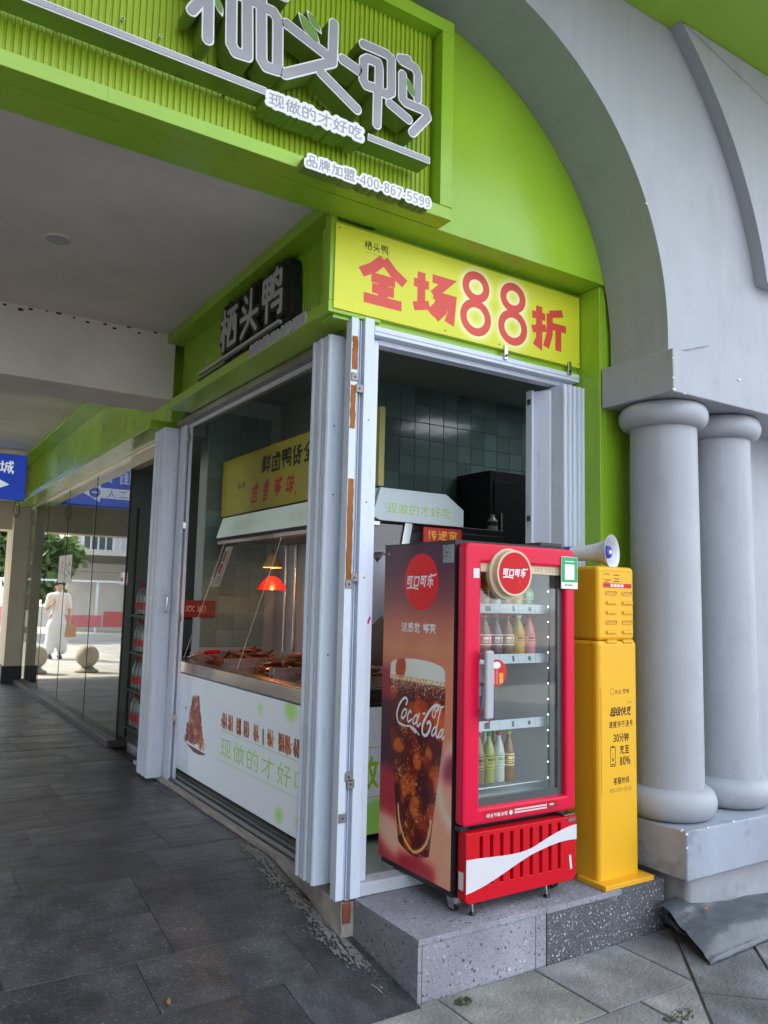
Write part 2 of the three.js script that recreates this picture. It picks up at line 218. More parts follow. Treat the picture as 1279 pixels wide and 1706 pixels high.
// outlines of what a canvas shows, as shapes in metres (s metres per pixel, origin at the canvas' lower left corner)
function traceShapes(w, h, s, draw, tol = 0.5) {
  const c = document.createElement('canvas'); c.width = w; c.height = h; const g = c.getContext('2d'); g.strokeStyle = g.fillStyle = '#fff'; draw(g, w, h);
  const d = g.getImageData(0, 0, w, h).data, f = (x, y) => (x < 1 || y < 1 || x >= w - 1 || y >= h - 1 ? 0 : d[(y * w + x) * 4 + 3] / 255), next = new Map();
  const key = (p) => Math.round(p[0] * 1000) + '_' + Math.round(p[1] * 1000), add = (a, b) => next.set(key(a), [a, b]);
  const L = (xa, ya, va, xb, yb, vb) => { const t = (0.5 - va) / (vb - va); return [xa + (xb - xa) * t, ya + (yb - ya) * t]; };
  for (let y = 0; y < h - 1; y++) for (let x = 0; x < w - 1; x++) {
    const a = f(x, y), b = f(x + 1, y), e = f(x + 1, y + 1), q = f(x, y + 1), k = (a > 0.5 ? 1 : 0) | (b > 0.5 ? 2 : 0) | (e > 0.5 ? 4 : 0) | (q > 0.5 ? 8 : 0); if (k === 0 || k === 15) continue;
    const t = () => L(x, y, a, x + 1, y, b), r = () => L(x + 1, y, b, x + 1, y + 1, e), m = () => L(x, y + 1, q, x + 1, y + 1, e), l = () => L(x, y, a, x, y + 1, q);
    switch (k) { case 1: add(l(), t()); break; case 2: add(t(), r()); break; case 3: add(l(), r()); break; case 4: add(r(), m()); break; case 5: add(l(), t()); add(r(), m()); break; case 6: add(t(), m()); break; case 7: add(l(), m()); break;
      case 8: add(m(), l()); break; case 9: add(m(), t()); break; case 10: add(t(), r()); add(m(), l()); break; case 11: add(m(), r()); break; case 12: add(r(), l()); break; case 13: add(r(), t()); break; case 14: add(t(), l()); break; }
  }
  const rings = [];
  while (next.size) {
    const [k0, [p0]] = next.entries().next().value; const ring = []; let k = k0;
    while (next.has(k)) { const [p, n] = next.get(k); next.delete(k); ring.push(p); k = key(n); }
    if (ring.length > 5) rings.push(ring);
  }
  const simp = (P) => { if (P.length < 3) return P; const a = P[0], b = P[P.length - 1]; let im = 0, dm = 0; const dx = b[0] - a[0], dy = b[1] - a[1], l = Math.hypot(dx, dy) || 1; for (let i = 1; i < P.length - 1; i++) { const dd = Math.abs((P[i][0] - a[0]) * dy - (P[i][1] - a[1]) * dx) / l; if (dd > dm) { dm = dd; im = i; } } return dm > tol ? [...simp(P.slice(0, im + 1)).slice(0, -1), ...simp(P.slice(im))] : [a, b]; };
  const area = (P) => P.reduce((t, p, i) => { const q = P[(i + 1) % P.length]; return t + p[0] * q[1] - q[0] * p[1]; }, 0) / 2;
  const R = rings.map((r) => { const m = r.length >> 1; return [...simp(r.slice(0, m + 1)).slice(0, -1), ...simp([...r.slice(m), r[0]]).slice(0, -1)]; }).filter((r) => r.length > 2).map((r) => ({ p: r.map(([x, y]) => [x * s, (h - y) * s]), a: Math.abs(area(r)) }));
  const inside = (pt, P) => { let c = false; for (let i = 0, j = P.length - 1; i < P.length; j = i++) if ((P[i][1] > pt[1]) !== (P[j][1] > pt[1]) && pt[0] < ((P[j][0] - P[i][0]) * (pt[1] - P[i][1])) / (P[j][1] - P[i][1]) + P[i][0]) c = !c; return c; };
  R.sort((a, b) => b.a - a.a); const out = [];
  for (const r of R) { const inn = R.filter((q) => q.a > r.a && inside(r.p[0], q.p)); if (inn.length % 2 === 0) { r.shape = poly(r.p); out.push(r.shape); } else { const host = inn[inn.length - 1]; if (host.shape) host.shape.holes.push(new THREE.Path(r.p.map(([x, y]) => new THREE.Vector2(x, y)))); } }
  return out;
}
// ---------------------------------------------------------------- materials of the setting
const GREEN = [0.36, 0.62, 0.035];
const mGreenRib = phys([0.42, 0.6, 0.025], 0.45, { map: T.soft });
const mGreen = phys(GREEN, 0.3, { map: T.soft, roughnessMap: T.rough, bumpMap: T.lump, bumpScale: 0.002 });
const mGreenDark = phys(GREEN, 0.4, { map: T.dirty });
const mGrey = mat([0.42, 0.44, 0.48], 0.62, { map: T.streak, bumpMap: T.lump, bumpScale: 0.003, roughnessMap: T.rough });
const mGreyDark = mat([0.2, 0.22, 0.26], 0.65, { map: T.plaster, bumpMap: T.lump, bumpScale: 0.003 });
const mWhiteAl = mat([0.74, 0.8, 0.91], 0.42, { map: T.smudge, roughnessMap: T.rough });
const mTrack = mat([0.16, 0.17, 0.18], 0.4, { metalness: 0.6, map: T.dirty });
const mCeil = mat([0.8, 0.73, 0.66], 0.9, { map: T.soft });
const mBeige = mat([0.7, 0.62, 0.47], 0.85, { map: T.soft, bumpMap: T.lump, bumpScale: 0.003 });
const mDark = mat([0.02, 0.022, 0.022], 0.55);
const mBlack = mat([0.012, 0.012, 0.014], 0.4);
const mSteel = mat([0.55, 0.55, 0.54], 0.28, { metalness: 1, roughnessMap: T.rough });
const mChrome = mat([0.7, 0.7, 0.7], 0.18, { metalness: 1 });
const mConcrete = mat([0.34, 0.33, 0.31], 0.9, { map: T.dirty, bumpMap: T.lump, bumpScale: 0.01 });
const mPlinth = mat([0.5, 0.45, 0.41], 0.92, { map: T.stucco, bumpMap: T.stucco, bumpScale: 0.012 });
const mGlass = phys([1, 1, 1], 0.02, { transmission: 1, thickness: 0, ior: 1.5 });
const slabM = [[1, 1, 0.98], [0.85, 0.86, 0.88], [0.93, 0.92, 0.84], [0.7, 0.71, 0.74]].map((c) => mat(c, 0.85, { map: T.slab, bumpMap: T.fine, bumpScale: 0.004 }));
const slabDark = [[0.42, 0.43, 0.47], [0.52, 0.55, 0.58]].map((c) => mat(c, 0.85, { map: T.slab, bumpMap: T.fine, bumpScale: 0.004 }));
const tileM = [0.92, 1.06, 0.98, 1.18, 0.84].map((k) => mat([k, k, k], 0.62, { map: T.granite, roughnessMap: T.scuff, bumpMap: T.fine, bumpScale: 0.0016 }));
const mTerr = mat([1, 1, 1], 0.75, { map: T.terrazzo, bumpMap: T.fine, bumpScale: 0.003 });
const mSpeck = mat([1, 1, 1], 0.8, { map: T.speckled, bumpMap: T.fine, bumpScale: 0.005 });
const flat = (pts, y0, y1, bevel = 0) => { const g = new THREE.ExtrudeGeometry(poly(pts.map(([x, z]) => [x, -z])), { depth: y1 - y0 - bevel, bevelEnabled: bevel > 0, bevelSize: bevel, bevelThickness: bevel, bevelSegments: 1, bevelOffset: -bevel }); g.rotateX(-Math.PI / 2); g.translate(0, y0, 0); return uvBox(g); };
const floorY = (z) => (z > -2.54 ? 0 : z < -3.88 ? 0.19 : ((-2.54 - z) / 1.34) * 0.19);

// ---------------------------------------------------------------- ground
struct('ground', bx(-160, 160, -0.5, -0.016, -160, 160), mConcrete);
struct('far_street', bx(-60, 60, -0.012, 0.1, -90, -13.42), mat([0.52, 0.5, 0.46], 0.85, { map: T.dirty }));
struct('road', bx(-60, 60, -0.012, -0.004, 6, 16), mat([0.06, 0.06, 0.062], 0.9, { map: T.dirty }));

// pavement in front of the step: slabs square to the facade, cut by a diagonal course
const pave = new THREE.Group(); pave.name = 'pavement'; pave.userData.kind = 'structure'; scene.add(pave);
function clip(P, a, b, c) { const o = []; for (let i = 0; i < P.length; i++) { const p = P[i], q = P[(i + 1) % P.length], d = a * p[0] + b * p[1] - c, e = a * q[0] + b * q[1] - c; if (d <= 0) o.push(p); if (d * e < 0) { const t = d / (d - e); o.push([p[0] + (q[0] - p[0]) * t, p[1] + (q[1] - p[1]) * t]); } } return o; }
const dN = [0.725, 0.689], dC = 0.725 * 3.113 + 0.689 * -2.371;
const rowsZ = [-2.572, -2.17, -1.76, -1.34, -0.92, -0.5, -0.08, 0.34, 0.76];
for (let r = 0; r < rowsZ.length - 1; r++) {
  const off = [1.93, 2.1, 1.75, 2.2, 1.9, 2.05, 1.8, 2][r];
  for (let k = -7; k < 5; k++) {
    const x0 = off + k * 0.495, x1 = x0 + 0.495, g = 0.004; const wob = rr(-0.012, 0.012);
    const P = clip([[x0 + g, rowsZ[r] + g], [x1 - g, rowsZ[r] + g + wob * 0.2], [x1 - g, rowsZ[r + 1] - g], [x0 + g, rowsZ[r + 1] - g]], dN[0], dN[1], dC - 0.006);
    if (P.length > 2) part(pave, 'slab', flat(P, -0.04, rr(-0.002, 0.002), 0.003), slabM[(rnd() * 4) | 0]);
  }
}
for (let k = -2; k < 9; k++) for (let b = 0; b < 6; b++) {
  const n = dN, t = [-dN[1], dN[0]], c0 = [3.113 + n[0] * (b * 0.33 + 0.006), -2.371 + n[1] * (b * 0.33 + 0.006)], L = 0.62, s = (k - 1.4 + (b % 2) * 0.5) * L;
  const P0 = [[0.002, 0], [L - 0.004, 0], [L - 0.004, 0.318], [0.002, 0.318]].map(([u, v]) => [c0[0] + t[0] * (s + u) + n[0] * v, c0[1] + t[1] * (s + u) + n[1] * v]);
  const P = clip(P0, 0, -1, 2.46); if (P.length > 2) part(pave, 'slab', flat(P, -0.04, rr(-0.002, 0.002), 0.003), b === 0 ? slabDark[(rnd() * 2) | 0] : b === 1 ? slabM[3] : slabDark[(rnd() * 2) | 0]);
}

// passage floor: a short ramp, then level, all in dark granite tiles
const pf = new THREE.Group(); pf.name = 'passage_floor'; pf.userData.kind = 'structure'; scene.add(pf);
part(pf, 'bed', mg([flat([[-2.3, -2.545], [1.838, -2.545], [1.838, -2.6], [-2.3, -2.6]], -0.3, -0.012), flat([[-2.3, -3.9], [1.9, -3.9], [1.9, -13.4], [-2.3, -13.4]], -0.3, 0.168)]), mat([0.045, 0.045, 0.045], 0.95));
{ // ramp bed
  const g = new THREE.BufferGeometry(), a = [[-2.3, -0.02, -2.55], [1.9, -0.02, -2.55], [1.9, 0.168, -3.9], [-2.3, 0.168, -3.9]];
  g.setAttribute('position', new THREE.Float32BufferAttribute([0, 1, 2, 0, 2, 3].flatMap((i) => a[i]), 3)); g.computeVertexNormals(); part(pf, 'ramp_bed', uvBox(g), mat([0.045, 0.045, 0.045], 0.95));
}
const slope = Math.atan2(0.19, 1.34), rampL = 1;
const tileG = [0, 1, 2, 3].map((i) => { const g = bx(-0.3093, 0.3093, -0.02, 0, -0.1695, 0.1695, 0.0015); const uv = g.attributes.uv; for (let k = 0; k < uv.count; k++) { uv.setX(k, uv.getX(k) + i * 0.37); uv.setY(k, uv.getY(k) + i * 0.71); } return g; });
for (let r = 0; r < 31; r++) {
  const ramp = r < 4, xr = ramp ? 1.836 : 1.815, z = ramp ? -2.54 - (r + 0.5) * 0.335 : -3.88 - (r - 3.5) * 0.342;
  for (let x = -2.3 - (r % 2) * 0.31 - 0.155 * ((r * 7) % 3); x < xr - 0.02; x += 0.621) {
    const x0 = Math.max(x, -2.3), x1 = Math.min(x + 0.62, xr); if (x1 - x0 < 0.02) continue;
    const m = place(pf, 'tile', tileG[(rnd() * 4) | 0], tileM[(rnd() * 5) | 0], [(x0 + x1) / 2, floorY(z) + rr(-0.0012, 0.0012), z], ramp ? [slope, 0, 0] : undefined); m.scale.x = (x1 - x0) / 0.62; if (r === 30) m.scale.z = 0.98;
  }
}

// ---------------------------------------------------------------- the building over the passage
const bld = thing('arcade_building', 'grey rendered arcade building with a round arch, green lunette and green eave', 'building', [0, 0, -8]);
const R0 = 1.45, AC = [1.82, 2.88], XL = -2.2;
function archPath(p, r, yb, left = true) {   // right springing up and over to the left one
  p.lineTo(AC[0] + r, yb); p.absarc(AC[0], AC[1], r, 0, Math.PI / 2, false); p.absarc(XL + R0, AC[1], r, Math.PI / 2, Math.PI, false); p.lineTo(XL + R0 - r, yb);
}
{ const s = new THREE.Shape(); s.moveTo(-3.2, 0); s.lineTo(-3.2, 6.4); s.lineTo(14, 6.4); s.lineTo(14, 2.772); archPath(s, R0, 2.772); s.lineTo(XL, 0); s.lineTo(-3.2, 0);
  part(bld, 'arch_wall', ext(s, -2.88, -2.52, 0, 48), mGrey); }
{ const s = new THREE.Shape(); s.moveTo(AC[0] + 1.79, 2.772); s.absarc(AC[0], AC[1], 1.79, 0, Math.PI / 2, false); s.absarc(XL + R0, AC[1], 1.79, Math.PI / 2, Math.PI, false); s.lineTo(XL + R0 - 1.79, 2.772); s.lineTo(XL + 0.001, 2.772);
  s.absarc(XL + R0, AC[1], R0 - 0.001, Math.PI, Math.PI / 2, true); s.absarc(AC[0], AC[1], R0 - 0.001, Math.PI / 2, 0, true); s.lineTo(AC[0] + R0 - 0.001, 2.772);
  part(bld, 'archivolt', ext(s, -2.53, -2.508, 0, 48), mGrey); }
{ const s = new THREE.Shape(); const a0 = Math.asin((3.31 - AC[1]) / 2.27), a1 = Math.asin(Math.min(1, (4.57 - AC[1]) / 2.27)); s.moveTo(9, 3.31); s.lineTo(9, 4.566); s.lineTo(AC[0] + Math.cos(a1) * 2.27, 4.566); s.absarc(AC[0], AC[1], 2.27, a1, a0, true); s.lineTo(9, 3.31);
  part(bld, 'raised_panel', ext(s, -2.519, -2.445, 0, 48), mGrey); }
part(bld, 'eave', bx(-3.2, 14, 4.57, 4.8, -2.518, -1.45), mGreen);
part(bld, 'rear_eave', bx(-3.2, 14, 3.0, 3.2, -15.5, -13.401), mBeige);
part(bld, 'upper_storey', bx(-3.2, 14, 6.41, 10.5, -13.4, -2.45), mGrey);
part(bld, 'ground_floor_block', bx(5.3, 14, -0.01, 6.4, -13.4, -2.9), mGrey);
part(bld, 'outer_block', mg([bx(-3.2, -2.3, -0.01, 6.4, -6.4, -2.9), bx(-3.2, -2.3, -0.01, 6.4, -13.4, -12.6), bx(-3.2, -2.3, 3.2, 6.4, -12.6, -6.4), bx(-3.2, -2.4, -0.01, 3.2, -9.8, -9.2)]), mBeige);
part(bld, 'floor_slab', bx(-2.29, 5.29, 3.75, 6.4, -13.4, -2.9), mGrey);
part(bld, 'lunette', (() => { const s = new THREE.Shape(); s.moveTo(AC[0] + R0 + 0.05, 3.24); s.absarc(AC[0], AC[1], R0 + 0.05, Math.asin(0.36 / (R0 + 0.05)), Math.PI / 2, false); s.absarc(XL + R0, AC[1], R0 + 0.05, Math.PI / 2, Math.PI - Math.asin(0.36 / (R0 + 0.05)), false); return ext(s, -3.045, -2.882, 0, 40); })(), mGreen);
part(bld, 'sign_wall', mg([bx(1.655, 3.21, 2.774, 3.238, -3.2, -3.07), bx(1.86, 3.4, 3.24, 3.76, -3.2, -3.046)]), mGreen);
part(bld, 'pilaster', bx(3.212, 3.72, 0.16, 3.238, -3.2, -2.905, 0.004), mGreen);
part(bld, 'pilaster_edge', bx(3.243, 3.256, 0.16, 3.239, -2.906, -2.899, 0.002), mGreen);
part(bld, 'pier_wall', bx(3.721, 5.3, -0.01, 2.56, -3.2, -2.83), mGrey);
part(bld, 'pier_capital', bx(3.215, 9, 2.552, 2.771, -2.895, -2.44, 0.006), mGrey);
part(bld, 'pier_pedestal', bx(3.245, 9, 0.25, 0.473, -2.9, -2.432, 0.008), mat([0.42, 0.45, 0.52], 0.7, { map: T.dirty, bumpMap: T.stucco, bumpScale: 0.006 }));
part(bld, 'pier_footing', bx(3.3, 9, -0.01, 0.249, -2.9, -2.47, 0.03), mat([0.4, 0.41, 0.44], 0.8, { map: T.dirty, bumpMap: T.stucco, bumpScale: 0.008 }));
const chip = mat([0.75, 0.73, 0.7], 0.9);
for (const [x, y, z, s] of [[3.216, 2.62, -2.441, 0.02], [3.216, 2.72, -2.442, 0.015], [3.218, 2.56, -2.44, 0.03], [3.3, 2.553, -2.441, 0.018], [3.75, 2.7, -2.4385, 0.03], [3.25, 0.46, -2.434, 0.03], [3.246, 0.4, -2.433, 0.018], [3.249, 0.47, -2.46, 0.025], [3.4, 0.471, -2.432, 0.022], [3.6, 0.472, -2.433, 0.025], [3.09, 3.5, -2.4865, 0.018]]) {
  const g = new THREE.IcosahedronGeometry(s, 1); const p = g.attributes.position; for (let i = 0; i < p.count; i++) p.setXYZ(i, p.getX(i) * 0.55, p.getY(i) * 0.25 * (1 + 18 * p.getX(i)), p.getZ(i) * 0.08); g.translate(x, y, z); part(bld, 'paint_chip', uvBox(g), chip);
}
// the neighbour across the side street, out of frame, that keeps the light off the left hand faces
{ const nb = thing('neighbour_building', 'plain beige building across the side street on the left', 'building', [-9, 0, 4]); part(nb, 'wall', bx(-14, -5, -0.01, 11, -2.3, 11), mat([0.24, 0.22, 0.19], 0.9, { map: T.dirty })); for (let i = 0; i < 5; i++) for (let k = 0; k < 3; k++) part(nb, 'window', bx(-5.001, -4.97, 1.2 + k * 3.1, 2.9 + k * 3.1, -1.6 + i * 2.5, -0.2 + i * 2.5), mat([0.05, 0.06, 0.07], 0.15)); }
// passage
struct('passage_ceiling', mg([bx(-2.3, 1.9, 3.325, 3.74, -5.4, -3.05), bx(-2.3, 1.9, 3.41, 3.74, -13.38, -5.86)]), mCeil);
struct('ceiling_beam', bx(-2.3, 1.66, 2.86, 3.74, -5.86, -5.4, 0.006), mCeil);
struct('passage_wall', mg([bx(-2.3, -2.2, 0, 3.74, -6.4, -2.9), bx(-2.3, -2.2, 0, 3.74, -13.38, -12.6), bx(-2.3, -2.2, 3.2, 3.74, -12.6, -6.4), bx(1.66, 1.9, 0.1, 3.7, -13.38, -12.72), bx(-2.2, 1.66, 2.42, 3.41, -13.38, -12.95), bx(-2.2, -1.2, 0.1, 3.4, -13.38, -12.95)]), mBeige);
struct('skirting', mg([bx(1.63, 1.9, 0.19, 0.43, -12.719, -12.69), bx(1.64, 1.659, 0.19, 0.43, -13.38, -12.719)]), mDark);
{ const d = thing('recessed_light', 'round unlit recessed light fitting in the passage ceiling', 'light', [0.66, 3.325, -4.25]);
  const g = new THREE.TorusGeometry(0.062, 0.007, 8, 32); g.rotateX(Math.PI / 2); g.translate(0.66, 3.324, -4.25); part(d, 'rim', g, mCeil); part(d, 'diffuser', cyl([0.66, 3.318, -4.25], [0.66, 3.326, -4.25], 0.058, 0.058, 32), mat([0.45, 0.43, 0.42], 0.6)); }
for (let i = 0; i < 13; i++) { const x = 0.45 + i * 0.088 + rr(-0.02, 0.02); const g = new THREE.IcosahedronGeometry(rr(0.006, 0.013), 1); g.scale(1.5, 0.8, 0.25); g.translate(x, 3.322 - rr(0, 0.035), -5.3985); const m = new THREE.Mesh(g, mDark); m.name = 'mould_spot'; scene.getObjectByName('ceiling_beam').add(m); }

// columns
for (const [x, z, label] of [[3.44, -2.68, 'grey round column standing right behind the yellow charging cabinet'], [3.935, -2.7, 'grey round column at the right edge, second from the shop']]) {
  const c = thing('stone_column', label, 'column', [x, 0.473, z], 'paired columns under the arch');
  const at = (g) => { g.translate(x, 0, z); return uvBox(g); };
  part(c, 'shaft', at(lathe([[0.172, 0.56], [0.171, 0.62], [0.172, 1.2], [0.171, 1.8], [0.168, 2.44], [0.168, 2.5]], 48)), mGrey);
  const ring = (r, y0, y1) => { const o = [[0.15, y0]], h = (y1 - y0) / 2; for (let i = 0; i <= 10; i++) { const a = -Math.PI / 2 + Math.PI * i / 10; o.push([r - h * 0.8 + Math.cos(a) * h * 0.8, (y0 + y1) / 2 + Math.sin(a) * h]); } o.push([0.15, y1]); return lathe(o, 48); };
  part(c, 'upper_ring', at(ring(0.226, 2.425, 2.551)), mGrey); part(c, 'lower_ring', at(ring(0.228, 0.474, 0.625)), mGrey);
  for (let i = 0; i < 5; i++) { const a = rr(-2.3, -0.6) + Math.PI, y = rr(0.7, 1.75); const g = new THREE.IcosahedronGeometry(rr(0.007, 0.016), 1); g.scale(1.4, 0.6, 0.15); g.rotateY(Math.atan2(-Math.sin(a) * 0, 1)); g.translate(x - Math.cos(a) * 0.06, y, z + 0.162); part(c, 'paint_chip', g, chip); }
}

// ---------------------------------------------------------------- step
const step = thing('stone_step', 'grey stone step with terrazzo slabs in front of the shop opening', 'step', [2.5, 0, -2.8]);
part(step, 'riser_slab', bx(1.86, 2.44, -0.01, 0.203, -2.6, -2.576, 0.002), mTerr);
part(step, 'riser_slab', bx(2.442, 2.5, -0.01, 0.2035, -2.6, -2.5755, 0.002), mTerr);
part(step, 'riser_slab', bx(2.503, 2.96, -0.01, 0.2, -2.6, -2.573, 0.002), mSpeck);
part(step, 'riser_slab', bx(2.962, 3.26, -0.01, 0.2, -2.6, -2.574, 0.002), mSpeck);
part(step, 'side_slab', bx(1.84, 1.859, -0.01, 0.203, -2.79, -2.577, 0.002), mTerr);
part(step, 'side_slab', bx(1.84, 1.859, -0.01, 0.203, -3.05, -2.792, 0.002), mTerr);
part(step, 'top_slab', bx(1.838, 2.5, 0.204, 0.227, -3.05, -2.572, 0.002), mTerr);
part(step, 'top_slab', bx(2.502, 2.96, 0.201, 0.2265, -3.05, -2.571, 0.002), mTerr);
part(step, 'top_slab', bx(2.962, 3.262, 0.201, 0.226, -3.05, -2.5725, 0.002), mSpeck);
part(step, 'core', bx(1.865, 3.255, -0.01, 0.2, -3.05, -2.605), mConcrete);
// side kerb that carries the shutters
const kerb = thing('plaster_kerb', 'cream plastered kerb under the folded white shutters beside the ramp', 'kerb', [1.86, 0, -4.6]);
part(kerb, 'body', (() => { const g = uvBox(new THREE.BoxGeometry(0.165, 0.225, 3.35, 4, 6, 90)); g.translate(1.864, 0.1025, -4.735); const p = g.attributes.position; for (let i = 0; i < p.count; i++) { const x = p.getX(i), y = p.getY(i), z = p.getZ(i); if (x < 1.8 || z > -3.08) { const n = fbm(z * 0.25 + 7, y * 0.7 + 3, 16, 4) - 0.5; p.setX(i, x + n * 0.02 + (z < -3.2 ? Math.min(1, (-3.2 - z) * 4) * 0.028 : 0)); if (z > -3.08) p.setZ(i, z + n * 0.012); } } g.computeVertexNormals(); return g; })(), mPlinth);
part(kerb, 'exposed_brick', bx(1.785, 1.826, 0.13, 0.214, -3.075, -3.054, 0.004), mat([0.32, 0.09, 0.05], 0.9, { map: T.dirty, bumpMap: T.stucco, bumpScale: 0.01 }));
part(kerb, 'track', mg([bx(1.835, 1.86, 0.216, 0.236, -6.35, -3.12), bx(1.9, 1.925, 0.216, 0.232, -6.35, -3.12)]), mTrack);
part(kerb, 'sill', bx(1.82, 1.832, 0.214, 0.222, -6.35, -3.5), mPlinth);
// cement smear along the foot of the kerb: a thin ragged film with its own outline
{ const n = 256, d = new Uint8Array(n * n * 4); for (let y = 0; y < n; y++) for (let x = 0; x < n; x++) { const u = x / n, v = y / n, a = fbm(u, v * 2, 6, 5), b = fbm(u * 1, v * 2, 48, 4), edge = u * 0.75 - 0.08 + (v < 0.12 ? 0.12 - v : 0) + (v > 0.8 ? (v - 0.8) * 1.2 : 0), k = a * 0.55 + b * 0.62 - edge > 0.55 ? 255 : 0; d.fill(k, (y * n + x) * 4, (y * n + x) * 4 + 3); d[(y * n + x) * 4 + 3] = 255; }
  const t = new THREE.DataTexture(d, n, n); t.magFilter = THREE.LinearFilter; t.needsUpdate = true;
  const g = new THREE.PlaneGeometry(0.34, 1.5, 2, 60); g.rotateX(-Math.PI / 2); g.rotateY(Math.PI); g.translate(1.63, 0, -3.42); const p = g.attributes.position; for (let i = 0; i < p.count; i++) p.setY(i, floorY(p.getZ(i)) + 0.0032); g.computeVertexNormals();
  const m = solo('cement_smear', g, mat([0.3, 0.28, 0.265], 0.95, { alphaMap: t, transparent: true, map: T.stucco }), 'pale ragged cement smear on the ramp along the kerb', 'cement'); m.userData.kind = 'stuff'; }

// shop shell
struct('shop_floor', bx(1.96, 5.29, 0.1, 0.226, -12.7, -3.06), mat([0.35, 0.35, 0.34], 0.5, { map: T.dirty }));
struct('shop_ceiling', mg([bx(1.905, 5.29, 3.22, 3.74, -6.5, -3.21), bx(1.905, 5.29, 2.86, 3.74, -12.7, -6.5)]), mat([0.36, 0.4, 0.37], 0.9));
struct('shop_wall', mg([bx(5.2, 5.29, 0.2, 3.22, -12.7, -3.2), bx(1.95, 5.2, 0.2, 2.86, -12.8, -12.7), bx(2.3, 2.97, 0.226, 3.22, -6.6, -6.43), bx(2.97, 5.2, 0.226, 3.22, -6.6, -5.15), bx(3.4, 5.2, 0.226, 3.22, -3.2, -3.05), bx(1.95, 5.2, 0.2, 2.86, -8.95, -8.9)]), mat([0.4, 0.43, 0.42], 0.8));
// tiled back walls
const tw = thing('tiled_wall', 'green glazed tile wall at the back of the shop', 'wall', [3.6, 0.23, -5.15]);
const tp = 0.143, tg = bx(-tp / 2 + 0.0015, tp / 2 - 0.0015, -tp / 2 + 0.0015, tp / 2 - 0.0015, 0, 0.008, 0.0025), gm = [0.85, 1, 1.12].map((k) => phys([0.2 * k, 0.3 * k, 0.275 * k], 0.14, { bumpMap: T.lump, bumpScale: 0.002 }));
part(tw, 'grout', mg([bx(2.972, 5.2, 1.75, 3.22, -5.15, -5.145), bx(2.3, 2.97, 1.05, 3.22, -6.43, -6.425)]), mat([0.42, 0.48, 0.45], 0.9));
for (const [x0, nx, y0, ny, z] of [[3.045, 15, 1.86, 10, -5.145], [2.375, 4, 1.15, 14, -6.425]]) for (let j = 0; j < ny; j++) for (let i = 0; i < nx; i++) place(tw, 'tile', tg, gm[(rnd() * 3) | 0], [x0 + i * tp, y0 + j * tp, z + rr(0, 0.001)], [rr(-0.005, 0.005), rr(-0.005, 0.005), 0]);
// ---------------------------------------------------------------- folding shutters
const mShut = [mWhiteAl, mat([0.68, 0.74, 0.85], 0.45, { map: T.smudge, roughnessMap: T.rough })];
const mTape = mat([0.42, 0.15, 0.03], 0.9, { map: T.stucco, bumpMap: T.stucco, bumpScale: 0.004 });
const mPlate = mat([0.32, 0.31, 0.3], 0.45, { metalness: 0.6, map: T.dirty });
const mRivet = mat([0.06, 0.06, 0.07], 0.5, { metalness: 0.5 });
// a leaf: a hollow slat with rounded long edges, 'across' by 'thick'
function leafGeo(w, t, h) { const s = new THREE.Shape(); const r = t * 0.45; s.moveTo(-w / 2 + r, -t / 2); s.lineTo(w / 2 - r, -t / 2); s.absarc(w / 2 - r, 0, t / 2, -Math.PI / 2, Math.PI / 2, false); s.lineTo(-w / 2 + r, t / 2); s.absarc(-w / 2 + r, 0, t / 2, Math.PI / 2, Math.PI * 1.5, false); const g = new THREE.ExtrudeGeometry(s, { depth: h, bevelEnabled: false, curveSegments: 5 }); g.rotateX(-Math.PI / 2); return uvBox(g); }
function sideStack(name, label, xf, xb, z0, n, pitch, y0, y1) {
  const t = thing(name, label, 'shutter', [(xf + xb) / 2, y0, z0 - n * pitch / 2], 'folded white accordion shutters');
  const g = leafGeo(xb - xf, pitch * 0.82, y1 - y0);
  for (let i = 0; i < n; i++) place(t, 'leaf', g, mShut[i % 2], [(xf + xb) / 2 + (i % 2 ? 0.004 : 0), y0, z0 - pitch * (i + 0.5)], [0, rr(-0.02, 0.02), 0]);
  part(t, 'hinge_core', bx((xf + xb) / 2 + 0.01, xb - 0.01, y0 + 0.01, y1 - 0.01, z0 - n * pitch, z0 - 0.01), mShut[1]);
  return t;
}
const s1 = sideStack('folding_shutter', 'folded white shutter stack at the shop corner beside the taped post', 1.703, 1.794, -3.18, 5, 0.037, 0.26, 2.736);
part(s1, 'lead_leaf', (() => { const g = leafGeo(0.075, 0.018, 2.46); g.rotateY(0.5); g.translate(1.82, 0.262, -3.2); return g; })(), mShut[1]);
for (const [y, x] of [[1.25, 1.745], [1.98, 1.745], [2.3, 1.74]]) part(s1, 'rivet', cyl([x, y, -3.186], [x, y, -3.1815], 0.004), mRivet);
const s2 = sideStack('folding_shutter', 'folded white shutter stack at the far end of the side opening', 1.72, 1.84, -5.74, 6, 0.046, 0.212, 2.74);
part(s2, 'handle', tube([[1.79, 1.5, -5.735], [1.79, 1.5, -5.705], [1.79, 1.38, -5.705], [1.79, 1.38, -5.735]], 0.007), mChrome);
// end post of the far stack
{ const p = thing('shutter_post', 'narrow white shutter post at the far end of the side opening', 'post', [1.86, 0.2, -5.62]);
  part(p, 'channel', mg([bx(1.83, 1.845, 0.215, 2.75, -5.73, -5.6, 0.002), bx(1.845, 1.862, 0.215, 2.75, -5.73, -5.64, 0.002), bx(1.862, 1.885, 0.215, 2.75, -5.73, -5.6, 0.002)]), mShut[1]);
  for (const y of [2.62, 1.98, 1.32, 0.62]) part(p, 'latch', bx(1.84, 1.866, y, y + 0.05, -5.602, -5.585, 0.003), mSteel); }
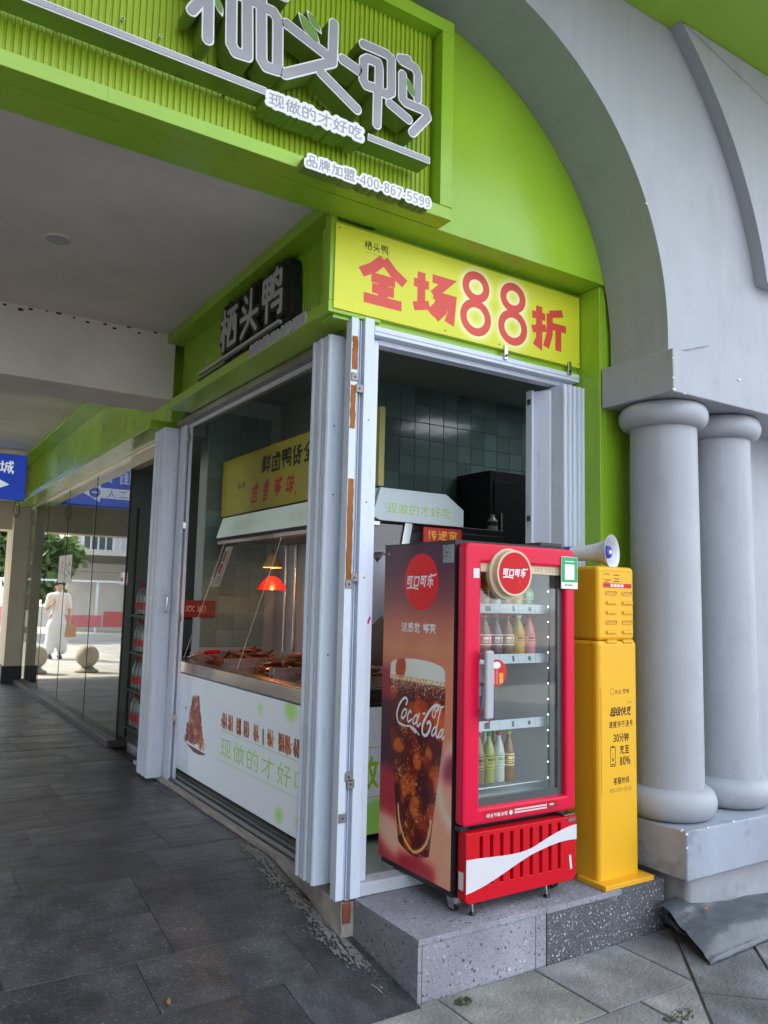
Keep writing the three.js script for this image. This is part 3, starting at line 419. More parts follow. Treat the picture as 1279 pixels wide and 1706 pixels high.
// right stack: leaves square to the front
{ const t = thing('folding_shutter', 'folded white shutter stack on the right side of the front opening', 'shutter', [3.16, 0.23, -3.12], 'folded white accordion shutters');
  const g = leafGeo(0.2, 0.03, 2.46); g.rotateY(Math.PI / 2);
  for (let i = 0; i < 5; i++) place(t, 'leaf', g, mShut[i % 2], [3.075 + i * 0.034, 0.23, -3.118 + (i % 2) * 0.003], [0, rr(-0.02, 0.02), 0]);
  part(t, 'lead_leaf', (() => { const q = leafGeo(0.115, 0.024, 2.44); q.rotateY(-1.05); q.translate(3.035, 0.235, -3.17); return q; })(), mShut[0]);
  part(t, 'edge_profile', bx(2.985, 3.0, 0.235, 2.68, -3.24, -3.19, 0.003), mShut[1]);
  for (const y of [2.6, 1.95, 1.3]) part(t, 'catch', bx(2.981, 2.986, y, y + 0.03, -3.225, -3.2), mRivet); }
// corner post with peeled tape
{ const p = thing('corner_post', 'white aluminium corner post with strips of old orange tape', 'post', [1.81, 0.227, -3.1]);
  part(p, 'profile', mg([bx(1.744, 1.781, 0.23, 2.79, -3.1, -3.05, 0.003), bx(1.781, 1.813, 0.23, 2.785, -3.12, -3.085, 0.002), bx(1.813, 1.864, 0.23, 2.8, -3.19, -3.045, 0.003)]), mShut[0]);
  part(p, 'groove_rib', mg([bx(1.789, 1.792, 0.23, 2.785, -3.085, -3.062), bx(1.8, 1.803, 0.23, 2.785, -3.085, -3.062)]), mShut[1]);
  part(p, 'inner_profile', bx(1.864, 1.914, 0.27, 2.72, -3.15, -3.085, 0.004), mShut[0]);
  part(p, 'foot_plate', bx(1.79, 1.862, 0.2265, 0.2295, -3.19, -3.05), mPlinth);
  for (const [y0, y1, x0, x1] of [[2.545, 2.7, 1.748, 1.779], [2.27, 2.47, 1.746, 1.776], [1.56, 2.04, 1.746, 1.778]]) {
    const s = new THREE.Shape(); const n = 14; for (let i = 0; i <= n; i++) { const y = y0 + (y1 - y0) * i / n; i ? s.lineTo(x0 + rr(0, 0.004), y) : s.moveTo(x0, y); } for (let i = n; i >= 0; i--) s.lineTo(x1 - rr(0, 0.004), y0 + (y1 - y0) * i / n); part(p, 'tape_strip', ext(s, -3.05, -3.0472), mTape);
  }
  for (const [y, x] of [[2.49, 1.765], [2.44, 1.79], [1.55, 1.765], [1.58, 1.79], [0.72, 1.79], [0.55, 1.765], [0.69, 1.8]]) { const b = part(p, 'hinge_plate', bx(x - 0.017, x + 0.02, y, y + 0.038, -3.062, -3.044, 0.002), mPlate); part(b, 'screw', cyl([x, y + 0.018, -3.045], [x, y + 0.018, -3.0425], 0.005), mRivet); }
  for (const y of [2.32, 1.94, 1.6]) part(p, 'rivet', cyl([1.842, y, -3.046], [1.842, y, -3.0435], 0.0035), mRivet);
  part(p, 'pink_tape', (() => { const g = bx(-0.005, 0.005, -0.016, 0.016, 0, 0.001); g.rotateZ(-0.35); g.translate(1.897, 1.41, -3.0847); return g; })(), mat([0.6, 0.02, 0.22], 0.6)); }
// header and threshold of the front opening, rail over the side opening
{ const h = thing('door_header', 'white aluminium rail across the top of the front opening', 'rail', [2.5, 2.73, -3.09]);
  part(h, 'rail', bx(1.866, 3.205, 2.727, 2.771, -3.15, -3.046, 0.003), mShut[0]); part(h, 'lower_lip', bx(1.916, 3.2, 2.7, 2.726, -3.15, -3.09, 0.002), mShut[1]); part(h, 'line_rib', bx(1.87, 3.2, 2.745, 2.749, -3.046, -3.042), mShut[1]);
  for (const x of [2.66, 3.12]) { const b = part(h, 'bracket', bx(x - 0.012, x + 0.012, 2.755, 2.83, -3.042, -3.034, 0.002), mSteel); part(b, 'bolt', cyl([x, 2.775, -3.034], [x, 2.775, -3.026], 0.006), mRivet); } }
solo('door_threshold', bx(1.866, 3.2, 0.2275, 0.283, -3.14, -3.052, 0.004), mat([0.62, 0.65, 0.7], 0.5, { map: T.dirty }), 'white metal threshold at the foot of the front opening', 'threshold');
{ const h = thing('side_header', 'dull metal sliding rail over the side opening under the green fascia', 'rail', [1.86, 2.75, -4.6]);
  part(h, 'rail', bx(1.8, 1.93, 2.745, 2.785, -5.73, -3.2, 0.003), mat([0.3, 0.28, 0.25], 0.4, { metalness: 0.7, map: T.dirty })); part(h, 'lip', bx(1.85, 1.862, 2.72, 2.745, -5.73, -3.2), mShut[1]); }

// ---------------------------------------------------------------- green side fascia with its own sign
function ribbed(x0, x1, y0, y1, z, pitch, depth) {   // corrugated sheet facing +z
  const s = []; const n = Math.round((x1 - x0) / pitch); for (let i = 0; i < n; i++) { const x = x0 + i * pitch; s.push([x, z], [x + pitch * 0.5, z], [x + pitch * 0.62, z - depth], [x + pitch * 0.88, z - depth]); } s.push([x0 + n * pitch, z]);
  const pos = []; for (let i = 0; i < s.length - 1; i++) { const [a, b] = [s[i], s[i + 1]]; pos.push(a[0], y0, a[1], b[0], y0, b[1], b[0], y1, b[1], a[0], y0, a[1], b[0], y1, b[1], a[0], y1, a[1]); }
  const g = new THREE.BufferGeometry(); g.setAttribute('position', new THREE.Float32BufferAttribute(pos, 3)); g.computeVertexNormals(); return uvBox(g);
}
const fas = thing('side_fascia', 'green metal fascia box with ribbed panel above the side opening', 'fascia', [1.75, 2.77, -4.4]);
part(fas, 'lower_trim', bx(1.62, 1.9, 2.79, 2.845, -5.395, -3.052, 0.003), mGreen);
part(fas, 'upper_trim', bx(1.6, 1.9, 3.26, 3.323, -5.395, -3.0455, 0.001), mGreen);
part(fas, 'end_trim', bx(1.622, 1.654, 2.846, 3.259, -3.11, -3.054, 0.003), mGreen);
part(fas, 'ribbed_panel', (() => { const g = ribbed(-5.39, -3.112, 2.84, 3.265, 0, 0.03, 0.008); g.rotateY(-Math.PI / 2); const p = g.attributes.position; for (let i = 0; i < p.count; i++) { p.setX(i, 1.72 + (p.getX(i))); } g.computeVertexNormals(); return uvBox(g); })(), mGreen);
part(fas, 'core', bx(1.735, 1.9, 2.791, 3.322, -5.39, -3.2), mGreenDark);
const fas2 = thing('side_fascia', 'plain dark green fascia above the glass shopfront beyond the beam', 'fascia', [1.75, 2.73, -8.7]);
part(fas2, 'panel', bx(1.8, 1.9, 2.81, 3.36, -12.7, -5.865), mGreenDark); part(fas2, 'lower_trim', bx(1.64, 1.9, 2.745, 2.808, -12.7, -5.865, 0.003), mGreen); part(fas2, 'upper_trim', bx(1.62, 1.9, 3.362, 3.409, -12.7, -5.865, 0.003), mGreen);

// ---------------------------------------------------------------- channel letters
const mFace = phys([0.42, 0.42, 0.47], 0.35, { clearcoat: 0.3, map: T.soft }), mRim = mat([0.85, 0.86, 0.9], 0.35), mSide = mat([0.2, 0.32, 0.04], 0.6, { map: T.dirty }), mLeaf = phys([0.16, 0.3, 0.045], 0.4);
function strokesToShapes(x0, y0, x1, y1, px, width, list, tol) {
  const w = Math.ceil((x1 - x0) / px), h = Math.ceil((y1 - y0) / px);
  return (grow) => traceShapes(w, h, px, (g) => { g.lineJoin = 'round'; g.lineCap = 'round'; g.lineWidth = (width + grow * 2) / px; for (const s of list) poline(g, s.map(([x, y]) => [(x - x0) / px, h - (y - y0) / px])); }, tol);
}
const nums = (s) => { const a = s.split(' ').map(Number), o = []; for (let i = 0; i < a.length; i += 2) o.push([a[i], a[i + 1]]); return o; };
const shapesGeo = (S, z0, z1, dx, dy) => { const g = mg(S.map((s) => ext(s, z0, z1))); g.translate(dx, dy, 0); return g; };
const box1 = thing('shop_sign', 'large green box sign with grey channel letters over the passage entrance', 'sign', [0.2, 3.242, -2.84]);
const FZ = -2.78, BZ = -2.879;
part(box1, 'frame_bottom', bx(-1.7, 2.1, 3.242, 3.3, BZ, FZ, 0.002), mGreen);
part(box1, 'frame_top', bx(-1.7, 2.1, 4.16, 4.222, BZ, FZ, 0.002), mGreen);
part(box1, 'frame_right', bx(2.032, 2.1, 3.302, 4.158, BZ, FZ + 0.001, 0.002), mGreen);
part(box1, 'frame_left', bx(-1.7, -1.632, 3.302, 4.158, BZ, FZ + 0.001, 0.002), mGreen);
part(box1, 'ribbed_panel', ribbed(-1.63, 2.03, 3.3, 4.16, -2.85, 0.0245, 0.009), mGreenRib);
part(box1, 'joint_cover', bx(0.562, 0.568, 3.2405, 3.3, BZ, FZ + 0.0015), mGreen);
const LF = -2.72, LB = -2.815;
function letter(parent, x0, y0, x1, y1, width, strokes) {
  const f = strokesToShapes(x0, y0, x1, y1, 0.0012, width, strokes.map(nums), 0.45);
  const l = part(parent, 'letter', shapesGeo(f(0.006), LB, LF - 0.004, x0, y0), mSide); part(l, 'rim', shapesGeo(f(0.0065), LF - 0.004, LF, x0, y0), mRim); part(l, 'face', shapesGeo(f(0), LF, LF + 0.003, x0, y0), mFace); return l;
}
letter(box1, 0.76, 3.5, 1.26, 4.0, 0.036, ['0.881 3.96 0.895 3.587', '0.829 3.675 0.849 3.709 0.888 3.8', '0.83 3.845 0.95 3.845', '0.979 3.823 0.987 3.608 1.006 3.58 1.055 3.584 1.044 3.82', '1.103 3.82 1.114 3.595 1.134 3.572 1.183 3.577 1.176 3.789 1.154 3.816 1.103 3.815', '0.985 3.823 1.11 3.82', '1.044 3.82 1.041 3.9', '1.103 3.82 1.1 3.9', '0.97 3.905 1.2 3.905']);
letter(box1, 1.18, 3.5, 1.6, 3.95, 0.036, ['1.427 3.884 1.427 3.712 1.215 3.575', '1.214 3.79 1.417 3.727', '1.376 3.645 1.549 3.55', '1.474 3.745 1.55 3.727']);
letter(box1, 1.54, 3.48, 1.96, 3.92, 0.034, ['1.572 3.855 1.691 3.858 1.715 3.845 1.719 3.691 1.696 3.672 1.649 3.675', '1.576 3.781 1.596 3.798 1.648 3.8 1.654 3.777 1.655 3.68 1.591 3.675 1.576 3.694 1.576 3.781', '1.65 3.679 1.65 3.519', '1.762 3.868 1.8 3.878', '1.772 3.86 1.839 3.856 1.857 3.829 1.857 3.713', '1.775 3.796 1.778 3.684 1.796 3.673 1.9 3.674 1.913 3.649 1.834 3.548', '1.712 3.637 1.811 3.601']);
for (const [a, b] of [[[1.268, 3.858], [1.36, 3.768]], [[1.305, 3.884], [1.366, 3.82]], [[1.794, 3.79], [1.838, 3.716]], [[0.915, 3.775], [0.944, 3.71]]]) {
  const leaf = (k) => { const s = new THREE.Shape(), dx = b[0] - a[0], dy = b[1] - a[1], L = Math.hypot(dx, dy), n = [-dy / L, dx / L], w = L * 0.36 + k * 0.8; const A = [a[0] - dx / L * k * 2, a[1] - dy / L * k * 2], B = [b[0] + dx / L * k * 2, b[1] + dy / L * k * 2]; s.moveTo(...A); s.quadraticCurveTo((a[0] + b[0]) / 2 + n[0] * w, (a[1] + b[1]) / 2 + n[1] * w, ...B); s.quadraticCurveTo((a[0] + b[0]) / 2 - n[0] * w, (a[1] + b[1]) / 2 - n[1] * w, ...A); return s; };
  const l = part(box1, 'leaf_mark', ext(leaf(0.004), LB, LF - 0.004), mSide); part(l, 'rim', ext(leaf(0.0045), LF - 0.004, LF + 0.0005), mRim); part(l, 'face', ext(leaf(-0.0015), LF, LF + 0.0035), mLeaf);
}
for (const [x0, x1, y] of [[-0.95, 1.137, 3.471], [1.607, 1.929, 3.448]]) { const b = part(box1, 'underline_bar', bx(x0, x1, y - 0.015, y + 0.015, LB, LF - 0.004), mSide); part(b, 'rim', bx(x0 - 0.001, x1 + 0.001, y - 0.0155, y + 0.0155, LF - 0.004, LF), mRim); part(b, 'face', bx(x0 + 0.003, x1 - 0.003, y - 0.0105, y + 0.0105, LF, LF + 0.003), mFace); }
function wording(parent, str, x0, y0, w, h, o, deep) {   // white backed cut-out lettering
  const px = 0.0008, W = Math.ceil((w + 0.04) / px), H = Math.ceil((h + 0.04) / px), m = 0.02 / px; const cw = o.cw / px, ch = h / px;
  const draw = (lw, halo) => (g) => { g.lineJoin = 'round'; write(g, str, m, m, cw, ch, { weight: lw, gap: o.gap / px, join: 'round', cap: 'round', latin: o.latin ?? 1, bold: halo > 0, halo }); };
  const back = traceShapes(W, H, px, draw(o.back, o.halo), 0.6), face = traceShapes(W, H, px, draw(o.face, 0), 0.35);
  const b = part(parent, 'wording', shapesGeo(back, deep, LF - 0.003, x0 - 0.02, y0 - 0.02), mSide); part(b, 'backing', shapesGeo(back, LF - 0.003, LF + 0.001, x0 - 0.02, y0 - 0.02), mRim); part(b, 'characters', shapesGeo(face, LF + 0.001, LF + 0.0025, x0 - 0.02, y0 - 0.02), mFace); return b;
}
wording(box1, '现做的才好吃', 1.15, 3.418, 0.46, 0.058, { cw: 0.066, gap: 0.006, back: 56, face: 8, halo: 0 }, LB);
wording(box1, '品牌加盟-400-867-5599', 1.322, 3.224, 0.7, 0.05, { cw: 0.052, gap: 0.006, back: 50, face: 9, halo: 26, latin: 0.94 }, -2.775);
for (let i = 0; i < 20; i++) { const x = rr(0.3, 1.95), y = rr(3.44, 3.62); part(box1, 'bolt', mg([cyl([x, y, -2.856], [x, y, -2.83], 0.004, 0.004, 8), cyl([x, y, -2.836], [x, y, -2.83], 0.007, 0.007, 6)]), mSteel); }
// ---------------------------------------------------------------- sign on the side fascia (dark letters boxes)
const side = thing('side_sign', 'unlit channel letter sign on the ribbed side fascia above the shutters', 'sign', [1.64, 2.9, -4.4]);
{ const mSideFace = mat([0.42, 0.42, 0.42], 0.5), mBoard = mat([0.012, 0.014, 0.01], 0.7);
  const turn = (g) => { g.rotateY(-Math.PI / 2); return g; };   // local x runs along -z ... towards the street
  const put = (g, z0, y0) => { turn(g); g.translate(1.66, y0, z0); return uvBox(g); };
  const back = traceShapes(900, 360, 0.0011, (g, w, h) => { g.lineJoin = g.lineCap = 'round'; write(g, '栖头鸭', 40, 40, 230, 250, { weight: 26, join: 'round', cap: 'round', gap: 46 }); }, 0.8);
  const face = traceShapes(900, 360, 0.0011, (g, w, h) => { g.lineJoin = g.lineCap = 'round'; write(g, '栖头鸭', 40, 40, 230, 250, { weight: 10, join: 'round', cap: 'round', gap: 46 }); }, 0.5);
  const mk = (S, a, b) => mg(S.map((s) => ext(s, a, b)));
  // the text reads from the far end towards the street: far end on the left
  const halo = traceShapes(900, 360, 0.0011, (g) => { write(g, '栖头鸭', 40, 40, 230, 250, { weight: 52, join: 'round', cap: 'round', gap: 46 }); }, 0.8);
  part(side, 'backing_board', put(mk(halo, -0.055, 0.004), -4.474, 2.853), mBoard); part(side, 'support_rail', bx(1.665, 1.719, 2.88, 2.9, -4.9, -3.5, 0.004), mBoard);
  const l = part(side, 'letters', put(mk(back, 0.0, 0.03), -4.474, 2.853), mBoard); part(l, 'faces', put(mk(face, 0.03, 0.034), -4.474, 2.853), mSideFace);
  part(side, 'underline_bar', bx(1.625, 1.647, 2.895, 2.912, -4.8, -3.6), mSideFace);
  const ph = traceShapes(1000, 120, 0.00082, (g) => write(g, '品牌加盟-400-867-5599', 20, 20, 70, 70, { weight: 36, halo: 20, join: 'round', cap: 'round', gap: 6, latin: 0.94 }), 0.8), pf2 = traceShapes(1000, 120, 0.00082, (g) => write(g, '品牌加盟-400-867-5599', 20, 20, 70, 70, { weight: 9, bold: false, gap: 6, latin: 0.94 }), 0.4);
  const q = part(side, 'phone_wording', put(mk(ph, -0.005, 0.04), -3.965, 2.772), mSide); part(q, 'backing', put(mk(ph, 0.04, 0.044), -3.965, 2.772), mat([0.5, 0.48, 0.48], 0.5)); part(q, 'characters', put(mk(pf2, 0.044, 0.047), -3.965, 2.772), mFace);
}
// ---------------------------------------------------------------- yellow discount board
const t88 = canvasTex(1600, 414, (g, w, h) => {
  g.fillStyle = '#dfe233'; g.fillRect(0, 0, w, h);
  g.save(); g.filter = 'blur(16px)'; g.strokeStyle = 'rgba(250,252,205,0.9)'; g.lineWidth = 70;
  const e8 = (cx, lw) => { g.lineWidth = lw; g.beginPath(); g.ellipse(cx, h * 0.28, w * 0.043, h * 0.15, 0, 0, 6.3); g.stroke(); g.beginPath(); g.ellipse(cx, h * 0.68, w * 0.051, h * 0.185, 0, 0, 6.3); g.stroke(); };
  e8(w * 0.525, 84); e8(w * 0.685, 84); g.restore();
  g.strokeStyle = '#de4a3c'; e8(w * 0.525, 43); e8(w * 0.685, 43);
  write(g, '全', w * 0.078, h * 0.25, w * 0.178, h * 0.6, { weight: 20 }); write(g, '场', w * 0.272, h * 0.26, w * 0.168, h * 0.6, { weight: 18 }); write(g, '折', w * 0.765, h * 0.26, w * 0.172, h * 0.6, { weight: 17 });
  g.strokeStyle = '#2a2c18'; write(g, '栖头鸭', w * 0.098, h * 0.1, w * 0.026, h * 0.12, { weight: 9, gap: 5 }); g.fillStyle = '#a8a630'; g.fillRect(w * 0.1, h * 0.245, w * 0.08, 2);
  wash(g, w, h, 5, 0.025);
});
const b88 = thing('discount_board', 'bright yellow board with red discount lettering above the front opening', 'sign', [2.42, 2.809, -3.055]);
part(b88, 'panel', bx(1.643, 3.204, 2.809, 3.2125, -3.068, -3.046), mat([0.7, 0.75, 0.1], 0.5)); part(b88, 'print', quad([1.643, 2.809, -3.0445], [1.561, 0, 0], [0, 0.4035, 0]), phys([1, 1, 1], 0.45, { map: t88 }));
for (const [x, y] of [[2.27, 2.83], [2.62, 2.83], [1.66, 3.19], [3.19, 2.83]]) part(b88, 'screw', cyl([x, y, -3.046], [x, y, -3.042], 0.0035, 0.0035, 8), mRivet);
// ---------------------------------------------------------------- drinks fridge
const mRed = phys([0.72, 0.008, 0.05], 0.3, { specularIntensity: 0.5 }), mRedDeep = phys([0.6, 0.006, 0.016], 0.4, { specularIntensity: 0.4 });
const mPlasticGrey = mat([0.42, 0.42, 0.44], 0.5), mCream = mat([0.62, 0.52, 0.34], 0.45), mInner = mat([0.68, 0.7, 0.72], 0.45);
function cokeCn(g, x, y, w, h) {   // four slanted white characters with a swash underneath
  g.save(); g.strokeStyle = g.fillStyle = '#f6f1f1'; write(g, '可口可乐', x, y, w * 0.23, h, { weight: 15, slant: 0.18, gap: w * 0.015 });
  g.lineWidth = h * 0.13; g.lineCap = 'round'; g.beginPath(); g.moveTo(x + w * 0.02, y + h * 1.08); g.quadraticCurveTo(x + w * 0.2, y + h * 0.95, x + w * 0.42, y + h * 1.14); g.stroke(); g.beginPath(); g.moveTo(x + w * 0.86, y - h * 0.02); g.quadraticCurveTo(x + w * 0.95, y + h * 0.16, x + w * 1.04, y - h * 0.02); g.stroke(); g.restore();
}
const tSide = canvasTex(800, 2048, (g, w, h) => {   // printed side sheet; x = 0 at the back of the fridge
  const px = (z) => (z + 3.262) / 0.555 * w, py = (y) => (1.76 - y) / 1.442 * h;
  let q = g.createLinearGradient(0, 0, 0, h); for (const [t, c] of [[0, '#3c2434'], [0.08, '#4a2636'], [0.17, '#6d3a3a'], [0.25, '#9a5a48'], [0.33, '#a96e50'], [0.4, '#a0604a'], [0.46, '#84343a'], [0.55, '#6a2a34'], [0.7, '#7c2f38'], [0.82, '#9c4a48'], [1, '#8c3038']]) q.addColorStop(t, c);
  g.fillStyle = q; g.fillRect(0, 0, w, h);
  // blurred table, hand and cup behind the glass
  g.save(); g.filter = 'blur(30px)'; g.fillStyle = '#7c1626'; g.fillRect(-40, h * 0.4, w * 0.22, h * 0.3); g.fillStyle = '#38172a'; g.fillRect(-40, h * 0.5, w * 0.28, h * 0.24); g.fillStyle = '#8c2430'; g.beginPath(); g.ellipse(w * 0.08, h * 0.8, w * 0.2, h * 0.09, 0, 0, 7); g.fill();
  g.fillStyle = '#b4694e'; g.fillRect(w * 0.78, h * 0.36, w * 0.3, h * 0.26); g.fillStyle = '#c08068'; g.beginPath(); g.ellipse(w * 0.92, h * 0.86, w * 0.34, h * 0.16, 0.2, 0, 7); g.fill(); g.fillStyle = '#c79078'; g.beginPath(); g.ellipse(w * 0.2, h * 0.92, w * 0.3, h * 0.05, 0.3, 0, 7); g.fill(); g.fillStyle = '#8c2028'; g.fillRect(w * 0.3, h * 0.955, w * 0.5, h * 0.06);
  g.strokeStyle = '#d8b8a8'; g.lineWidth = 40; g.beginPath(); g.ellipse(w * 1.04, h * 0.71, w * 0.2, h * 0.11, 0, 0, 7); g.stroke(); g.restore();
  // tumbler
  const L = (t) => px(-3.19) + t * (px(-3.1) - px(-3.19)), Rr = (t) => px(-2.765) - t * (px(-2.765) - px(-2.86)), yT = py(1.2), yB = py(0.4);
  g.save(); g.beginPath(); g.moveTo(L(0), yT); g.bezierCurveTo(L(-0.3), yT + (yB - yT) * 0.3, L(0.5), yT + (yB - yT) * 0.6, L(1), yB - 30); g.quadraticCurveTo((L(1) + Rr(1)) / 2, yB + 60, Rr(1), yB - 20); g.bezierCurveTo(Rr(0.5), yT + (yB - yT) * 0.6, Rr(-0.25), yT + (yB - yT) * 0.3, Rr(0), yT); g.bezierCurveTo(Rr(0), yT - 75, L(0), yT - 75, L(0), yT); g.closePath(); g.clip();
  g.fillStyle = '#471512'; g.fillRect(0, 0, w, h);
  for (let i = 0; i < 60; i++) { const x = rr(L(0), Rr(0)), y = rr(yT + 140, yB), r = rr(26, 90); g.save(); g.filter = 'blur(7px)'; g.globalAlpha = 0.62; g.fillStyle = ['#8a2c14', '#b04a18', '#6c1a10', '#d0681f', '#4a0e10', '#2c0a10', '#a8401a'][(rnd() * 7) | 0]; g.beginPath(); g.ellipse(x, y, r, r * rr(0.6, 1.3), rnd() * 3, 0, 7); g.fill(); g.restore(); }
  for (let i = 0; i < 1500; i++) { g.globalAlpha = rr(0.15, 0.7); g.fillStyle = ['#e08a3c', '#c4581c', '#f0b468', '#7a2010', '#300a0e'][(rnd() * 5) | 0]; const c = [[0.35, 0.34], [0.55, 0.44], [0.3, 0.58], [0.5, 0.63], [0.42, 0.86], [0.3, 0.9], [0.55, 0.78]][(rnd() * 7) | 0], x = w * (c[0] + rr(-0.16, 0.16) * rnd()), y = yT + (yB - yT) * (c[1] + rr(-0.1, 0.1) * rnd()); g.fillRect(x, y, rr(2, 9), rr(2, 16)); }
  for (let i = 0; i < 900; i++) { g.globalAlpha = rr(0.3, 0.9); g.fillStyle = '#e8c8b0'; const t = rnd(); g.fillRect(Rr(t) - Math.abs(rr(0, 1) * rr(0, 1)) * 90 - 6, yT + (yB - yT) * (0.45 + t * 0.5), rr(1, 4), rr(1, 4)); }
  g.globalAlpha = 1; g.save(); g.filter = 'blur(5px)'; g.fillStyle = '#c9c1ac'; g.fillRect(0, 0, w, yT + 90); g.fillStyle = '#8e3a1c'; g.beginPath(); g.ellipse(w * 0.28, yT + 10, 60, 80, 0.3, 0, 7); g.fill(); g.restore();
  for (let i = 0; i < 2600; i++) { g.globalAlpha = rr(0.3, 0.9); g.fillStyle = ['#d8c8a4', '#a04818', '#c49458', '#e8dcc0', '#8a3414'][(rnd() * 5) | 0]; g.fillRect(rr(L(0), Rr(0)), yT + 60 + Math.abs(rr(-1, 1) * rnd()) * 130, rr(2, 7), rr(2, 8)); }
  g.globalAlpha = 1; g.save(); g.filter = 'blur(6px)'; g.strokeStyle = '#f2c070'; g.lineWidth = 14; g.beginPath(); g.moveTo(L(0.95), yB - 260); g.quadraticCurveTo(L(1) + 4, yB - 60, (L(1) + Rr(1)) / 2, yB - 4); g.quadraticCurveTo(Rr(1), yB - 40, Rr(0.9), yB - 240); g.stroke(); g.restore(); g.restore();
  // script on the glass
  g.strokeStyle = '#ded6d2'; g.lineCap = g.lineJoin = 'round'; const sx = (v) => px(-3.131) + (v - 210) / 540 * (px(-2.766) - px(-3.131)), sy = (v) => py(1.061) + (v - 560) / 390 * (py(0.926) - py(1.061)) * 1.12;
  const cur = (lw, P) => { g.lineWidth = lw; g.beginPath(); P.forEach((p, i) => { if (!i) g.moveTo(sx(p[0]), sy(p[1])); else g.quadraticCurveTo(sx(P[i - 1][0] + (P[i - 1][2] ?? 0)), sy(P[i - 1][1] + (P[i - 1][3] ?? 0)), sx(p[0]), sy(p[1])); }); g.stroke(); };
  const spl = (lw, P) => { const c = new THREE.CatmullRomCurve3(P.map(([x, y]) => V(sx(x), sy(y), 0))).getPoints(60); g.lineWidth = lw; g.beginPath(); c.forEach((p, i) => (i ? g.lineTo(p.x, p.y) : g.moveTo(p.x, p.y))); g.stroke(); };
  spl(17, [[322, 640], [335, 590], [312, 565], [265, 610], [225, 700], [212, 790], [232, 862], [290, 888]]); spl(11, [[236, 868], [300, 888], [375, 878], [425, 895], [478, 950]]); spl(20, [[380, 884], [410, 905], [440, 926]]);
  const ring = (x, y, rx, ry, lw = 12) => spl(lw, Array.from({ length: 13 }, (_, i) => { const a = i / 12 * 6.283; const u = Math.cos(a) * rx, v = Math.sin(a) * ry; return [x + u - v * 0.32, y + v + u * 0.1]; }));
  ring(298, 752, 22, 58, 14); spl(14, [[382, 722], [376, 700], [352, 735], [340, 798], [352, 832], [392, 792]]); ring(432, 788, 20, 56, 13); spl(13, [[478, 712], [452, 838], [464, 858], [492, 818]]); spl(13, [[520, 702], [540, 696]]);
  spl(19, [[672, 640], [690, 600], [672, 578], [625, 612], [560, 720], [515, 850], [520, 925], [552, 938], [590, 880], [606, 800], [590, 775], [570, 800]]); ring(644, 868, 17, 52, 12); spl(12, [[716, 590], [690, 720], [668, 880], [676, 930], [700, 890]]); spl(8, [[700, 570], [650, 610], [622, 690], [640, 724], [660, 650], [648, 622]]); spl(10, [[690, 572], [720, 590], [745, 575]]); ring(716, 872, 13, 48, 11); spl(11, [[742, 820], [728, 918], [738, 930], [752, 900]]);
  // disc with white characters, slogan
  g.fillStyle = '#c0121c'; g.beginPath(); g.ellipse(px(-2.955), py(1.587), (px(-2.824) - px(-3.089)) / 2, (py(1.458) - py(1.714)) / 2, 0, 0, 7); g.fill();
  cokeCn(g, px(-3.07), py(1.618), px(-2.85) - px(-3.07), (py(1.559) - py(1.618)) * 0.95);
  g.strokeStyle = '#d9d4dc'; write(g, '这感觉 够爽', px(-3.105), py(1.402), (px(-2.83) - px(-3.105)) * 0.168, py(1.357) - py(1.402), { weight: 12, gap: 6 });
  wash(g, w, h, 3, 0.03, 0.42);
  g.fillStyle = '#d8b0a0'; for (let i = 0; i < 3; i++) g.fillRect(w * (0.5 + i * 0.08), h * (0.94 + i * 0.006), w * 0.24, 3); g.fillStyle = '#9a9098'; g.fillRect(w * 0.045, h * 0.022, 26, 16);
});
const fr = thing('drinks_fridge', 'tall red drinks fridge with printed side and glass door on the step', 'fridge', [2.42, 0.227, -2.95]);
const FX0 = 2.092, FX1 = 2.742, FB = -3.262, FD = -2.708, FY0 = 0.318, FY1 = 1.762;
part(fr, 'cabinet', mg([bx(FX0, FX0 + 0.035, FY0, FY1, FB, FD), bx(FX1 - 0.035, FX1, FY0, FY1, FB, FD), bx(FX0 + 0.035, FX1 - 0.035, FY0, FY1, FB, FB + 0.035), bx(FX0 + 0.035, FX1 - 0.035, FY1 - 0.06, FY1, FB + 0.035, FD), bx(FX0 + 0.035, FX1 - 0.035, FY0, 0.64, FB + 0.035, FD)]), mat([0.02, 0.014, 0.02], 0.4));
part(fr, 'liner', mg([bx(FX0 + 0.036, FX0 + 0.042, 0.642, FY1 - 0.061, FB + 0.036, FD - 0.004), bx(FX1 - 0.042, FX1 - 0.036, 0.642, FY1 - 0.061, FB + 0.036, FD - 0.004), bx(FX0 + 0.042, FX1 - 0.042, 0.642, FY1 - 0.061, FB + 0.036, FB + 0.042), bx(FX0 + 0.042, FX1 - 0.042, 0.641, 0.65, FB + 0.042, FD - 0.004)]), mInner);
part(fr, 'side_print', quad([FX0 - 0.0015, FY0, FB], [0, 0, FD - FB], [0, FY1 - FY0, 0]), phys([1, 1, 1], 0.35, { map: tSide, specularIntensity: 0.6 }));
part(fr, 'top_rim', bx(FX0 - 0.004, FX1 + 0.004, FY1, FY1 + 0.006, FB, FD + 0.004), mBlack);
part(fr, 'top_box', bx(2.6, 2.74, FY1 + 0.007, FY1 + 0.026, -2.9, -2.72, 0.004), mBlack);
{ const s = part(fr, 'data_sticker', bx(FX0 - 0.0035, FX0 - 0.002, 1.67, 1.748, -2.79, -2.713), mat([0.5, 0.52, 0.54], 0.4, { map: canvasTex(128, 128, (g) => { g.fillStyle = '#d8dce0'; g.fillRect(0, 0, 128, 128); g.fillStyle = '#556'; for (let i = 0; i < 40; i++) g.fillRect(rr(8, 90), rr(8, 118), rr(6, 30), 3); }, 0.08) })); }
